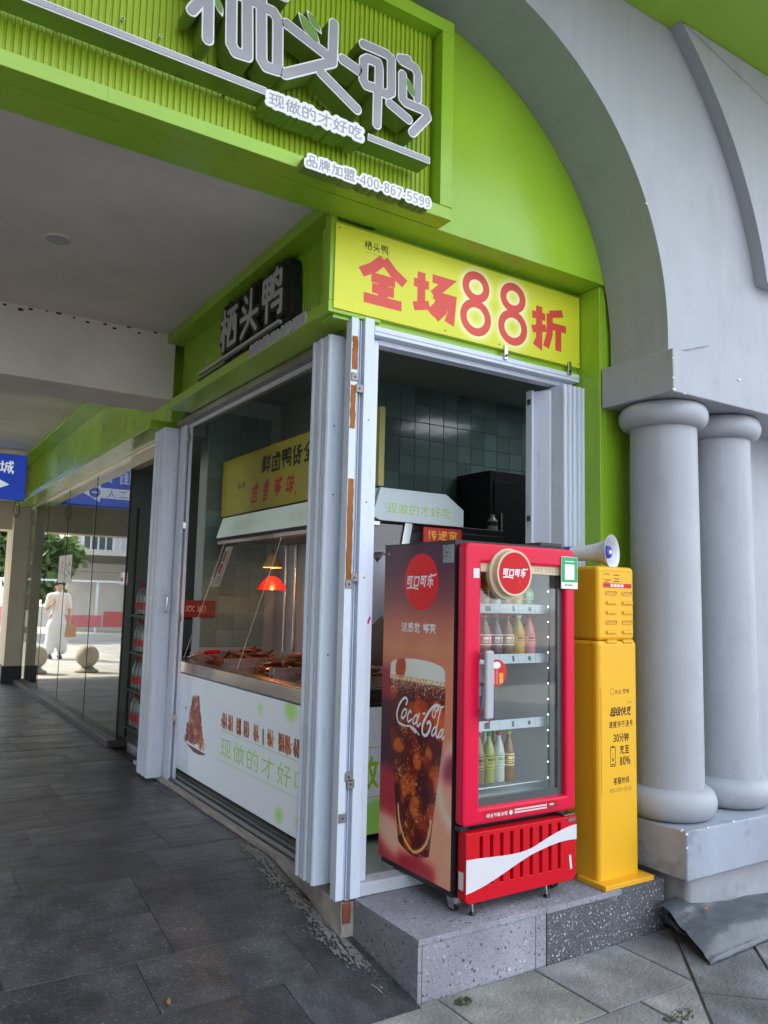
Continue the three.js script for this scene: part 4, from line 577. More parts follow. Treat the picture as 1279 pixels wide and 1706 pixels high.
// door: four rounded frame members round a real pane
const DZ0 = -2.698, DZ1 = -2.642, dx0 = 2.098, dx1 = 2.746, dy0 = 0.585, dy1 = 1.756, gx0 = 2.186, gx1 = 2.686, gy0 = 0.652, gy1 = 1.672;
const door = part(fr, 'door', (() => { const s = new THREE.Shape(); const r = 0.02; s.moveTo(dx0 + r, dy0); s.lineTo(dx1 - r, dy0); s.quadraticCurveTo(dx1, dy0, dx1, dy0 + r); s.lineTo(dx1, dy1 - r * 1.6); s.quadraticCurveTo(dx1, dy1, dx1 - r * 1.6, dy1); s.lineTo(dx0 + r * 1.6, dy1); s.quadraticCurveTo(dx0, dy1, dx0, dy1 - r * 1.6); s.lineTo(dx0, dy0 + r); s.quadraticCurveTo(dx0, dy0, dx0 + r, dy0);
  const hh = new THREE.Path([[gx0, gy0], [gx0, gy1], [gx1, gy1], [gx1, gy0]].map(([x, y]) => new THREE.Vector2(x, y))); s.holes.push(hh); return ext(s, DZ0, DZ1, 0.012, 8); })(), mRed);
part(door, 'gasket', mg([bx(dx0 + 0.01, dx0 + 0.05, dy0 + 0.01, dy1 - 0.01, FD, DZ0 - 0.001), bx(dx1 - 0.05, dx1 - 0.01, dy0 + 0.01, dy1 - 0.01, FD, DZ0 - 0.001), bx(dx0 + 0.05, dx1 - 0.05, dy1 - 0.05, dy1 - 0.01, FD, DZ0 - 0.001), bx(dx0 + 0.05, dx1 - 0.05, dy0 + 0.01, dy0 + 0.04, FD, DZ0 - 0.001)]), mBlack);
part(door, 'inner_frame', mg([bx(gx0 - 0.002, gx0 + 0.012, gy0, gy1, -2.69, -2.668), bx(gx1 - 0.026, gx1 + 0.002, gy0, gy1, -2.69, -2.668), bx(gx0 + 0.012, gx1 - 0.026, gy0 - 0.002, gy0 + 0.03, -2.69, -2.668)]), mat([0.12, 0.13, 0.13], 0.3, { metalness: 0.5 }));
part(door, 'glass', bx(gx0 - 0.001, gx1 + 0.001, gy0 - 0.001, gy1 + 0.001, -2.676, -2.6755), phys([0.97, 1, 0.99], 0.03, { transmission: 1, thickness: 0 }));
{ const q = canvasTex(512, 48, (g, w, h) => { g.fillStyle = '#cdbb98'; g.fillRect(0, 0, w, h); g.strokeStyle = g.fillStyle = '#a8524a'; write(g, 'ICE COLD', 330, 9, 30, 27, { bold: false, gap: 8 }); });
  part(door, 'cream_strip', bx(gx0, gx1, 1.634, 1.673, -2.674, -2.658), mCream); part(door, 'strip_print', quad([gx0 + 0.002, 1.635, -2.6572], [gx1 - gx0 - 0.004, 0, 0], [0, 0.037, 0]), mat([1, 1, 1], 0.5, { map: q })); }
{ const disc = (x, y, r, z0, z1) => { const g = new THREE.CylinderGeometry(r, r, z1 - z0, 48); g.rotateX(Math.PI / 2); g.translate(x, y, (z0 + z1) / 2); return g; };
  const b = part(door, 'badge', mg([disc(2.335, 1.628, 0.112, -2.657, -2.635), disc(2.34, 1.632, 0.1, -2.635, -2.605)]), mCream);
  const tb = canvasTex(512, 512, (g, w, h) => { g.fillStyle = '#c8101a'; g.fillRect(0, 0, w, h); cokeCn(g, 60, 200, 390, 105); g.fillStyle = '#e88a84'; for (let i = 0; i < 14; i++) g.fillRect(300 + rr(0, 90), 330 + rr(0, 110), rr(2, 8), rr(2, 8)); });
  const c = new THREE.CircleGeometry(0.09, 48); c.translate(2.34, 1.632, -2.6035); part(b, 'badge_print', c, phys([1, 1, 1], 0.35, { map: tb, specularIntensity: 0.4 })); }
{ const h = part(door, 'handle', (() => { const g = bx(-0.023, 0.023, -0.142, 0.142, -0.011, 0.011, 0.011); g.translate(2.195, 1.16, -2.6); return g; })(), mPlasticGrey); part(h, 'mount', mg([bx(2.178, 2.212, 1.262, 1.29, -2.645, -2.608, 0.004), bx(2.178, 2.212, 1.03, 1.058, -2.645, -2.608, 0.004)]), mat([0.25, 0.25, 0.27], 0.5)); }
{ const q = canvasTex(1024, 96, (g, w, h) => { g.fillStyle = '#b40f24'; g.fillRect(0, 0, w, h); g.strokeStyle = g.fillStyle = '#f0d8d8'; write(g, '综合节能冰柜', 20, 34, 44, 44, { weight: 12, gap: 4 }); g.beginPath(); g.ellipse(350, 56, 24, 26, 0, 0, 7); g.fill(); for (let r = 0; r < 2; r++) for (let i = 0; i < 22; i++) g.fillRect(400 + i * 21, 26 + r * 30, 17, 19); g.fillRect(900, 30, 60, 16); });
  part(door, 'slogan_strip', quad([2.215, 0.602, DZ1 + 0.001], [0.42, 0, 0], [0, 0.037, 0]), mat([1, 1, 1], 0.4, { map: q })); }
part(door, 'small_sticker', bx(2.14, 2.172, 1.605, 1.646, DZ1 + 0.0005, DZ1 + 0.0015), mat([0.7, 0.7, 0.72], 0.5));
{ const q = canvasTex(256, 360, (g, w, h) => { g.fillStyle = '#e9ecee'; g.fillRect(0, 0, w, h); g.fillStyle = '#0fa05c'; g.fillRect(0, 0, w, 290); g.fillStyle = '#e8f6ee'; g.fillRect(56, 44, 144, 12); g.fillStyle = '#f4f4f6'; g.fillRect(52, 84, 152, 176); g.fillStyle = '#666'; g.fillRect(80, 315, 96, 14); g.beginPath(); g.arc(62, 322, 12, 0, 7); g.fill(); });
  const s = part(door, 'payment_card', bx(2.652, 2.757, 1.574, 1.722, -2.6395, -2.6365), mat([0.75, 0.78, 0.78], 0.3)); part(s, 'card_print', quad([2.654, 1.576, -2.6358], [0.101, 0, 0], [0, 0.144, 0]), mat([1, 1, 1], 0.35, { map: q })); }
{ const q = canvasTex(256, 256, (g, w, h) => { g.fillStyle = '#c4141e'; g.fillRect(0, 0, w, h); g.fillStyle = '#e8e0d8'; g.beginPath(); g.ellipse(130, 56, 50, 34, 0, 0, 7); g.fill(); g.fillStyle = '#d8a89c'; for (let i = 0; i < 8; i++) { g.fillRect(96, 104 + i * 17, 14, 9); g.fillRect(128, 104 + i * 17, 14, 9); } g.fillStyle = '#2c8a34'; g.fillRect(40, 150, 44, 80); g.fillStyle = '#d89a28'; g.fillRect(164, 130, 50, 100); });
  const c = new THREE.CircleGeometry(0.058, 40); c.translate(2.3, 1.2, -2.6745); part(door, 'round_sticker', c, mat([1, 1, 1], 0.5, { map: q }));
  part(door, 'red_cord', tube([[2.21, 1.3, -2.6], [2.235, 1.24, -2.65], [2.24, 1.12, -2.655], [2.235, 1.06, -2.65], [2.235, 1.0, -2.64], [2.2, 1.0, -2.62]], 0.0035, 30, 6), mRedDeep); part(door, 'cord_tag', (() => { const g = new THREE.CylinderGeometry(0.018, 0.018, 0.003, 24); g.rotateX(Math.PI / 2); g.translate(2.232, 1.085, -2.645); return g; })(), mat([0.7, 0.6, 0.6], 0.5)); }
// lower grille
{ const s = poly([[2.112, 0.3], [2.13, 0.282], [2.725, 0.286], [2.742, 0.305], [2.744, 0.56], [2.112, 0.56]]); for (let i = 0; i < 9; i++) { const x = 2.186 + i * 0.0555; s.holes.push(new THREE.Path([[x, 0.345], [x, 0.54], [x + 0.016, 0.54], [x + 0.016, 0.345]].map(([a, b]) => new THREE.Vector2(a, b)))); }
  const gr = part(fr, 'grille', ext(s, -2.69, -2.636, 0.004), mRedDeep); part(gr, 'grille_back', bx(2.12, 2.735, 0.335, 0.488, -2.689, -2.662), mRedDeep);
  const w = new THREE.Shape(); w.moveTo(2.114, 0.325); w.lineTo(2.114, 0.458); w.bezierCurveTo(2.25, 0.458, 2.4, 0.43, 2.5, 0.465); w.bezierCurveTo(2.6, 0.5, 2.68, 0.52, 2.742, 0.522); w.lineTo(2.742, 0.458); w.bezierCurveTo(2.65, 0.468, 2.56, 0.45, 2.47, 0.43); w.bezierCurveTo(2.36, 0.4, 2.24, 0.34, 2.114, 0.325);
  part(gr, 'white_wave', ext(w, -2.6358, -2.6335), mat([0.68, 0.66, 0.68], 0.4)); part(gr, 'white_tab', (() => { const g = bx(-0.006, 0.006, -0.03, 0.03, 0, 0.001); g.rotateZ(0.12); g.translate(2.705, 0.365, -2.6352); return g; })(), mat([0.7, 0.7, 0.7], 0.5));
  part(gr, 'side_sticker', bx(2.1105, 2.1115, 0.335, 0.405, -2.68, -2.65), mat([0.7, 0.7, 0.7], 0.5)); part(gr, 'maker_plate', bx(2.69, 2.735, 0.538, 0.552, -2.6345, -2.6335), mSteel); }
part(fr, 'hinge', bx(2.1, 2.14, 0.562, 0.584, -2.705, -2.66, 0.003), mBlack); part(fr, 'hinge_plate', bx(2.67, 2.735, 0.564, 0.57, -2.7, -2.638), mSteel);
part(fr, 'base_frame', bx(FX0 + 0.01, FX1 - 0.01, 0.29, FY0, FB + 0.01, FD - 0.005), mBlack);
for (const [x, z] of [[2.135, -2.74], [2.7, -2.74], [2.135, -3.2], [2.7, -3.2]]) { const c = part(fr, 'caster', mg([bx(x - 0.018, x + 0.018, 0.262, 0.29, z - 0.03, z + 0.03, 0.004), bx(x - 0.017, x - 0.012, 0.24, 0.27, z - 0.018, z + 0.018), bx(x + 0.012, x + 0.017, 0.24, 0.27, z - 0.018, z + 0.018)]), mSteel); const g = new THREE.CylinderGeometry(0.025, 0.025, 0.02, 20); g.rotateZ(Math.PI / 2); g.translate(x, 0.2525, z); part(c, 'wheel', g, mBlack); }
for (const x of [2.175, 2.59]) { const f = part(fr, 'levelling_foot', cyl([x, 0.235, -2.665], [x, 0.3, -2.675], 0.005), mSteel); part(f, 'pad', cyl([x, 0.2275, -2.665], [x, 0.238, -2.665], 0.016, 0.012), mBlack); }
// shelves with price strips, LED strip
const mWire = mat([0.7, 0.7, 0.7], 0.35, { metalness: 0.6 });
const stripT = canvasTex(512, 40, (g, w, h) => { g.fillStyle = '#b4b9be'; g.fillRect(0, 0, w, h); g.fillStyle = '#8e959c'; for (const x of [80, 230, 330, 430]) g.fillRect(x, 0, 3, h); g.fillStyle = '#3a4450'; g.fillRect(150, 10, 30, 22); g.fillRect(300, 8, 12, 24); g.fillRect(390, 12, 16, 16); });
for (const y of [1.47, 1.245, 0.955, 0.7]) {
  const g = []; for (let i = 0; i < 22; i++) g.push(cyl([FX0 + 0.06 + i * 0.025, y, FB + 0.06], [FX0 + 0.06 + i * 0.025, y, -2.76], 0.002, 0.002, 6)); g.push(cyl([FX0 + 0.045, y - 0.004, -2.76], [FX1 - 0.045, y - 0.004, -2.76], 0.003, 0.003, 6), cyl([FX0 + 0.045, y - 0.004, -3.0], [FX1 - 0.045, y - 0.004, -3.0], 0.003, 0.003, 6));
  const s = part(fr, 'shelf', mg(g), mWire); if (y > 0.8) part(s, 'price_strip', quad([FX0 + 0.05, y - 0.014, -2.754], [FX1 - FX0 - 0.1, 0, 0], [0, 0.042, -0.006]), mat([1, 1, 1], 0.35, { map: stripT }));
}
{ const led = part(fr, 'led_strip', bx(2.643, 2.652, 0.68, 1.6, -2.715, -2.7105), mChrome); const e = mat([0.9, 0.9, 0.9], 0.4, { emissive: 0xf4f8ff, emissiveIntensity: 2 });
  for (let i = 0; i < 13; i++) { const g = new THREE.SphereGeometry(0.003, 8, 6); g.translate(2.6425, 0.72 + i * 0.07, -2.712); part(led, 'led', g, e); }
  const a = new THREE.RectAreaLight(0xf0f6ff, 0.5, 0.02, 0.9); a.position.set(2.635, 1.14, -2.72); a.lookAt(2.3, 1.14, -3.1); a.name = 'fridge_led_light'; scene.add(a); }
// goods in the fridge
function bottleGeo(r, h, neck = 0.36) { return lathe([[0, 0], [r * 0.92, 0], [r, h * 0.03], [r, h * 0.3], [r * 0.96, h * 0.42], [r, h * 0.58], [r * 0.8, h * 0.72], [r * neck, h * 0.86], [r * neck, h * 0.95], [0, h * 0.95]], 18); }
function bottle(name, label, group, x, y, z, r, h, liquid, lab, cap) {
  const b = thing(name, label, 'bottle', [x, y, z], group); const at = (g) => { g.translate(x, y, z); return g; };
  part(b, 'body', at(bottleGeo(r, h)), phys(liquid, 0.15, { clearcoat: 0.5 })); if (lab) part(b, 'label', at(lathe([[r * 1.02, h * 0.3], [r * 1.02, h * 0.57]], 18)), lab); part(b, 'cap', at(lathe([[0, h * 1.0], [r * neckCap, h * 1.0], [r * neckCap, h * 0.93], [r * 0.3, h * 0.93]], 14)), cap); return b;
}
const neckCap = 0.44, mCapR = mat([0.5, 0.02, 0.02], 0.4), mCapG = mat([0.02, 0.25, 0.05], 0.4), mCapW = mat([0.7, 0.7, 0.7], 0.4), mCapY = mat([0.6, 0.4, 0.02], 0.4);
const lab = (c) => mat(c, 0.4);
const printed = (base, ink) => mat([1, 1, 1], 0.4, { map: canvasTex(128, 64, (g, w, h) => { g.fillStyle = base; g.fillRect(0, 0, w, h); g.fillStyle = ink; g.fillRect(0, 4, w, 5); g.fillRect(0, h - 9, w, 4); for (let i = 0; i < 5; i++) { g.fillRect(i * 27 + 4, 16, 16, 14); g.fillRect(i * 27 + 2, 36, 20, 4); g.fillRect(i * 27 + 4, 44, 14, 3); } }) });
const stock = (y, z0, x0, dx, r, h, list, shelf) => list.forEach(([look, liquid, base, ink, cap], i) => { const l = printed(base, ink); for (let k = 0; k < 2; k++) bottle('drink_bottle', look + ' drink bottle ' + ['at the front of', 'behind another on'][k] + ' the ' + shelf + ' fridge shelf', 'bottles on the ' + shelf + ' fridge shelf', x0 + i * dx, y, z0 - k * 0.1, r, h, liquid, l, cap); });
stock(1.474, -2.81, 2.27, 0.066, 0.031, 0.15, [['pale lemon', [0.5, 0.45, 0.15], '#d8d0a0', '#6a8a30', mCapG], ['orange', [0.5, 0.2, 0.02], '#d8902c', '#7a2a10', mCapY], ['milky', [0.6, 0.58, 0.5], '#c8d0d4', '#3a5a8a', mCapW], ['amber', [0.35, 0.14, 0.02], '#a8782c', '#5a2a10', mCapY], ['yellow', [0.55, 0.38, 0.03], '#d8b830', '#8a4a10', mCapY], ['green', [0.1, 0.25, 0.06], '#5a9a40', '#e0e8d0', mCapG]], 'top');
stock(1.249, -2.8, 2.265, 0.068, 0.033, 0.2, [['orange tea', [0.4, 0.16, 0.04], '#c88a3c', '#5a2010', mCapY], ['dark red', [0.16, 0.02, 0.03], '#a83a40', '#f0d8c8', mCapR], ['purple', [0.06, 0.01, 0.03], '#6a2a4a', '#d8c8d0', mCapR], ['brown', [0.12, 0.04, 0.015], '#8a5a3a', '#e8d8b8', mCapR], ['golden', [0.4, 0.26, 0.03], '#c8a030', '#6a3a10', mCapW], ['pink', [0.45, 0.14, 0.16], '#d88a94', '#8a2030', mCapR]], 'second');
stock(0.704, -2.81, 2.26, 0.058, 0.027, 0.22, [['pale green', [0.45, 0.5, 0.35], '#7ab060', '#f0f4e8', mCapG], ['brown', [0.2, 0.14, 0.06], '#9a8a60', '#3a2a10', mCapR], ['olive', [0.35, 0.33, 0.08], '#b4b040', '#4a5a20', mCapG], ['milky', [0.5, 0.52, 0.45], '#d0d4c8', '#8a9a70', mCapR], ['tea', [0.25, 0.12, 0.03], '#a87a3a', '#f0e0c0', mCapY]], 'bottom');
solo('cold_pack', bx(2.24, 2.42, 0.962, 1.13, -3.0, -2.82, 0.006), mat([0.02, 0.035, 0.09], 0.3), 'dark blue carton standing on the third fridge shelf', 'carton');

// ---------------------------------------------------------------- yellow charging cabinet
const mYel = phys([0.85, 0.45, 0.02], 0.42, { specularIntensity: 0.6 }), mYelB = phys([0.82, 0.42, 0.015], 0.45);
const yc = thing('charging_cabinet', 'tall yellow power bank charging cabinet beside the columns', 'cabinet', [3.04, 0.227, -2.72]);
part(yc, 'base_plate', bx(2.862, 3.19, 0.2275, 0.25, -2.75, -2.574, 0.003), mYelB);
part(yc, 'lower_body', bx(2.887, 3.162, 0.2275, 1.335, -2.86, -2.634, 0.022), mYel);
part(yc, 'upper_body', bx(2.893, 3.15, 1.336, 1.69, -2.85, -2.638, 0.02), mYel);
const slotM = phys([0.62, 0.28, 0.01], 0.35);
const pill = (w, h) => { const q = new THREE.Shape(), r = h / 2; q.moveTo(-w / 2 + r, -r); q.lineTo(w / 2 - r, -r); q.absarc(w / 2 - r, 0, r, -Math.PI / 2, Math.PI / 2, false); q.lineTo(-w / 2 + r, r); q.absarc(-w / 2 + r, 0, r, Math.PI / 2, Math.PI * 1.5, false); return q; };
const slotS = pill(0.078, 0.021); slotS.holes.push(pill(0.07, 0.014)); const slotG = ext(slotS, -2.64, -2.634, 0.001, 6), bankG = ext(pill(0.068, 0.0125), -2.6385, -2.631, 0.002, 6), deepG = ext(pill(0.068, 0.0125), -2.639, -2.6375, 0, 6);
for (let r = 0; r < 6; r++) for (let c = 0; c < 2; c++) { const x = 2.985 + c * 0.112, y = 1.563 - r * 0.0465, g = slotG.clone().translate(x, y, 0), full = (r * 2 + c * 3) % 3; const sl = part(yc, 'slot', g, mYelB); part(sl, full ? 'power_bank' : 'empty_bay', (full ? bankG : deepG).clone().translate(x, y, 0), full ? mYel : slotM); }
{ const q = canvasTex(512, 170, (g, w, h) => { g.fillStyle = '#edb327'; g.fillRect(0, 0, w, h); g.fillStyle = '#a8441c'; g.fillRect(0, 4, w, 3); g.fillStyle = '#6a4408'; for (const [x, y, a] of [[20, 34, 90], [20, 92, 120], [20, 114, 80], [180, 42, 110], [190, 78, 100], [180, 104, 110]]) g.fillRect(x, y, a, 9); g.fillStyle = '#c81a2c'; g.fillRect(0, 128, w, 42); g.fillStyle = '#f4e4e0'; for (let i = 0; i < 4; i++) g.fillRect(130 + i * 62, 136, 48, 26); });
  part(yc, 'label_print', quad([2.93, 1.588, -2.637], [0.198, 0, 0], [0, 0.083, 0]), phys([1, 1, 1], 0.42, { map: q, specularIntensity: 0.6 })); }
{ const q = canvasTex(512, 1024, (g, w, h) => { g.fillStyle = '#edb327'; g.fillRect(0, 0, w, h); g.fillStyle = '#dda11a'; const k = w / 0.245, X = (x) => (x - 2.902) * k, Y = (y) => (1.12 - y) * k * 1; g.strokeStyle = g.fillStyle = '#2c1c08';
  g.lineWidth = 4; g.strokeStyle = '#6a4a10'; g.beginPath(); g.roundRect(X(2.965), Y(1.11), 54, 52, 12); g.stroke(); write(g, '美团', X(2.998), Y(1.104), 46, 44, { weight: 8, gap: 4 }); g.strokeStyle = '#3a260a'; write(g, '充电', X(3.055), Y(1.108), 48, 46, { weight: 11, gap: 3 });
  g.strokeStyle = '#6a4a10'; write(g, '22.5W', X(3.085), Y(1.05), 24, 26, { bold: false, slant: 0.2, gap: 2, latin: 0.8 }); g.strokeStyle = '#241606'; write(g, '超级快充', X(2.966), Y(1.025), 76, 92, { weight: 14, slant: 0.22, gap: 3 });
  write(g, '速度快不烫手', X(2.955), Y(0.96), 54, 66, { weight: 11, gap: 8 }); write(g, '30分钟', X(2.985), Y(0.903), 70, 88, { weight: 13, gap: 4, latin: 0.76 }); write(g, '充至', X(3.03), Y(0.845), 70, 84, { weight: 13, gap: 6 }); write(g, '80%', X(3.03), Y(0.797), 60, 96, { weight: 12, gap: 6, latin: 0.72 });
  g.lineWidth = 8; g.strokeRect(X(2.965), Y(0.84), 70, 180); g.fillRect(X(2.965) + 20, Y(0.84) - 14, 30, 10); g.fillRect(X(2.965) + 14, Y(0.84) + 158, 44, 10); g.fillRect(X(2.965) + 26, Y(0.84) + 100, 18, 34); g.fillRect(X(2.965) + 33, Y(0.84) + 50, 5, 30);
  write(g, '客服热线', X(2.985), Y(0.7), 54, 66, { weight: 12, gap: 6 }); g.strokeStyle = '#7a5614'; write(g, '400-000-5658', X(2.955), Y(0.655), 30, 46, { bold: false, gap: 6, latin: 0.92 }); });
  part(yc, 'lettering', quad([2.906, 0.63, -2.633], [0.235, 0, 0], [0, 0.49, 0]), phys([1, 1, 1], 0.42, { map: q, specularIntensity: 0.6 })); }
part(yc, 'side_seam', bx(2.8855, 2.888, 0.26, 1.33, -2.668, -2.665), slotM); for (const z of [-2.67, -2.685]) part(yc, 'side_screw', cyl([2.885, 1.315, z], [2.889, 1.315, z], 0.003, 0.003, 8), mRivet);
// megaphone on top
const mp = thing('megaphone', 'white and blue megaphone lying on the yellow charging cabinet', 'megaphone', [3.0, 1.69, -2.76]);
{ const dir = V(0.3, 0.03, 0.95).normalize(), q = new THREE.Quaternion().setFromUnitVectors(V(0, 1, 0), dir), o = V(2.975, 1.757, -2.885); const at = (g) => { g.applyQuaternion(q); g.translate(o.x, o.y, o.z); return g; }; const W = phys([0.78, 0.78, 0.82], 0.35, { clearcoat: 0.3 }), B = phys([0.02, 0.035, 0.32], 0.35);
  part(mp, 'horn', at(lathe([[0.036, 0.0], [0.038, 0.06], [0.044, 0.12], [0.055, 0.165], [0.072, 0.2], [0.084, 0.214], [0.086, 0.218], [0.083, 0.218], [0.07, 0.202], [0.05, 0.16], [0.034, 0.1], [0.03, 0.05]], 40)), W);
  const n = part(mp, 'inner_cone', at(lathe([[0, 0.208], [0.026, 0.206], [0.031, 0.2], [0.033, 0.16], [0.033, 0.1]], 28)), B); part(n, 'cone_cap', at(lathe([[0, 0.213], [0.009, 0.212], [0.012, 0.207]], 20)), W);
  part(mp, 'back_housing', at(lathe([[0, -0.05], [0.034, -0.05], [0.04, -0.04], [0.04, -0.002], [0.036, 0.002]], 32)), B); part(mp, 'grip', (() => { const g = bx(2.955, 2.985, 1.691, 1.73, -2.92, -2.88, 0.006); return g; })(), B); }
solo('red_brick', (() => { const g = bx(-0.036, 0.036, -0.028, 0.028, -0.07, 0.07, 0.006); g.rotateY(0.05); g.translate(3.206, 0.2548, -2.828); return uvBox(g); })(), mat([0.36, 0.1, 0.045], 0.9, { map: T.dirty, bumpMap: T.stucco, bumpScale: 0.006 }), 'red brick lying between the yellow charging cabinet and the grey pedestal', 'brick');
solo('broken_stone', (() => { const g = new THREE.IcosahedronGeometry(0.04, 2); const p = g.attributes.position; for (let i = 0; i < p.count; i++) { const k = 0.8 + 0.4 * fbm(p.getX(i) * 6 + 3, p.getY(i) * 6 + 3, 4, 3); p.setXYZ(i, p.getX(i) * k, p.getY(i) * k * 1.5, p.getZ(i) * k); } g.computeVertexNormals(); g.translate(3.29, 0.05, -2.5); return uvBox(g); })(), mPlinth, 'small broken stone wedged between the step and the grey footing', 'stone');
// folded rubber mat
{ const N = 60, M = 56, pos = [], idx = []; const prof = (t, u) => { // from the back edge over the fold to the front and back underneath
    const L = [[-2.53, 0.128], [-2.48, 0.112], [-2.44, 0.092], [-2.4, 0.086], [-2.36, 0.09], [-2.32, 0.078], [-2.27, 0.042], [-2.235, 0.02], [-2.216, 0.014], [-2.214, 0.006], [-2.228, 0.002], [-2.3, 0.026], [-2.36, 0.06], [-2.42, 0.066], [-2.51, 0.1]]; const k = t * (L.length - 1), i = Math.min(L.length - 2, Math.floor(k)), f = k - i; return [L[i][0] + (L[i + 1][0] - L[i][0]) * f, L[i][1] + (L[i + 1][1] - L[i][1]) * f]; };
  for (let i = 0; i <= N; i++) for (let j = 0; j <= M; j++) { const u = i / N, t = j / M, [z, y] = prof(t, u); const top = t < 0.55 ? 1 : 0; const wob = (fbm(u * 0.8 + 0.1, t * 0.5 + 0.2, 6, 3) - 0.5); pos.push(3.1 + 1.6 * u + (z + 2.21) * -0.22 * (1 - u) + wob * 0.02, Math.max(0.003, y + wob * 0.06 * top * Math.min(1, y * 20) + (0.008 * Math.sin(u * 9) + 0.01 * Math.sin(t * 15 + u * 3)) * top * Math.min(1, y * 15)), z + 0.1 * u * -1 * 0.9 + wob * 0.015); }
  for (let i = 0; i < N; i++) for (let j = 0; j < M; j++) { const a = i * (M + 1) + j; idx.push(a, a + 1, a + M + 1, a + 1, a + M + 2, a + M + 1); }
  const g = new THREE.BufferGeometry(); g.setAttribute('position', new THREE.Float32BufferAttribute(pos, 3)); g.setIndex(idx); g.computeVertexNormals(); const n = g.attributes.normal.array.slice(); const q = g.toNonIndexed(); uvBox(q);
  solo('rubber_mat', q, mat([0.075, 0.085, 0.097], 0.38, { bumpMap: T.lump, bumpScale: 0.012, roughnessMap: T.rough }), 'folded dark grey rubber mat lying on the pavement by the footing', 'mat'); }
// litter
const mLeafs = [mat([0.4, 0.12, 0.03], 0.8), mat([0.3, 0.16, 0.05], 0.8), mat([0.22, 0.14, 0.06], 0.8)];
for (const [i, [x, y, z, a, l]] of [[3.36, 0.115, -2.42, 0.4, 'orange dry leaf on the rubber mat beside the grey footing'], [1.0, 0.058, -2.92, 1.2, 'dry leaf lying on the dark ramp tiles'], [3.18, 0.012, -2.52, 2, 'brown dry leaf at the end of the rubber mat']].entries()) {
  const s = new THREE.Shape(); s.moveTo(-0.02, 0); s.quadraticCurveTo(0, 0.013, 0.022, 0); s.quadraticCurveTo(0, -0.013, -0.02, 0); const g = new THREE.ShapeGeometry(s, 8); const p = g.attributes.position; for (let k = 0; k < p.count; k++) p.setZ(k, 6 * p.getX(k) ** 2 + 20 * p.getY(k) ** 2); g.rotateX(-1.4); g.rotateY(a); g.scale(1.2, 1.2, 1.2); g.translate(x, y + 0.004, z); solo('dry_leaf', g, mLeafs[i], l, 'leaf'); }
{ const g = []; const q = new THREE.PlaneGeometry(0.012, 0.02); for (let i = 0; i < 150; i++) { const k = i % 2, a = rr(0, 6.28), r = Math.sqrt(rnd()) * (k ? 0.05 : 0.035), c = k ? [2.63, -2.02] : [2.0, -2.5]; const h = q.clone(); h.rotateX(-1.2 + rr(-0.4, 0.4)); h.rotateY(rr(0, 6)); h.scale(0.5, 0.4, 0.5); h.translate(c[0] + Math.cos(a) * r * (k ? 1.6 : 1), 0.004, c[1] + Math.sin(a) * r * 0.8); g.push(h); } const m = solo('moss', mg(g), mat([0.06, 0.065, 0.025], 1), 'dark moss growing in the pavement joints', 'moss'); m.userData.kind = 'stuff'; }
// ---------------------------------------------------------------- deli counter inside the side opening
const dc = thing('deli_counter', 'stainless deli counter with white printed panels and slanted glass hood', 'counter', [2.44, 0.226, -4.9]);
const CX0 = 1.95, CX1 = 2.93, CZ0 = -6.1, CZ1 = -3.72;
part(dc, 'body', bx(CX0 + 0.012, CX1 - 0.012, 0.25, 0.93, CZ0, CZ1 - 0.012), mat([0.3, 0.3, 0.3], 0.4, { metalness: 0.8 }));
part(dc, 'plinth', bx(CX0 + 0.06, CX1 - 0.06, 0.226, 0.25, CZ0 + 0.05, CZ1 - 0.06), mDark);
function blob(g, x, y, s, n, cols) { for (let i = 0; i < n; i++) { g.fillStyle = cols[(rnd() * cols.length) | 0]; g.globalAlpha = rr(0.5, 1); g.beginPath(); g.ellipse(x + rr(-s, s) * rnd(), y + rr(-s, s) * rnd(), rr(s * 0.1, s * 0.4), rr(s * 0.08, s * 0.25), rnd() * 3, 0, 7); g.fill(); } g.globalAlpha = 1; }
const meat = ['#a4603a', '#7c3a20', '#c48a58', '#8a4a2c', '#5c2414', '#b87444', '#92422a'];
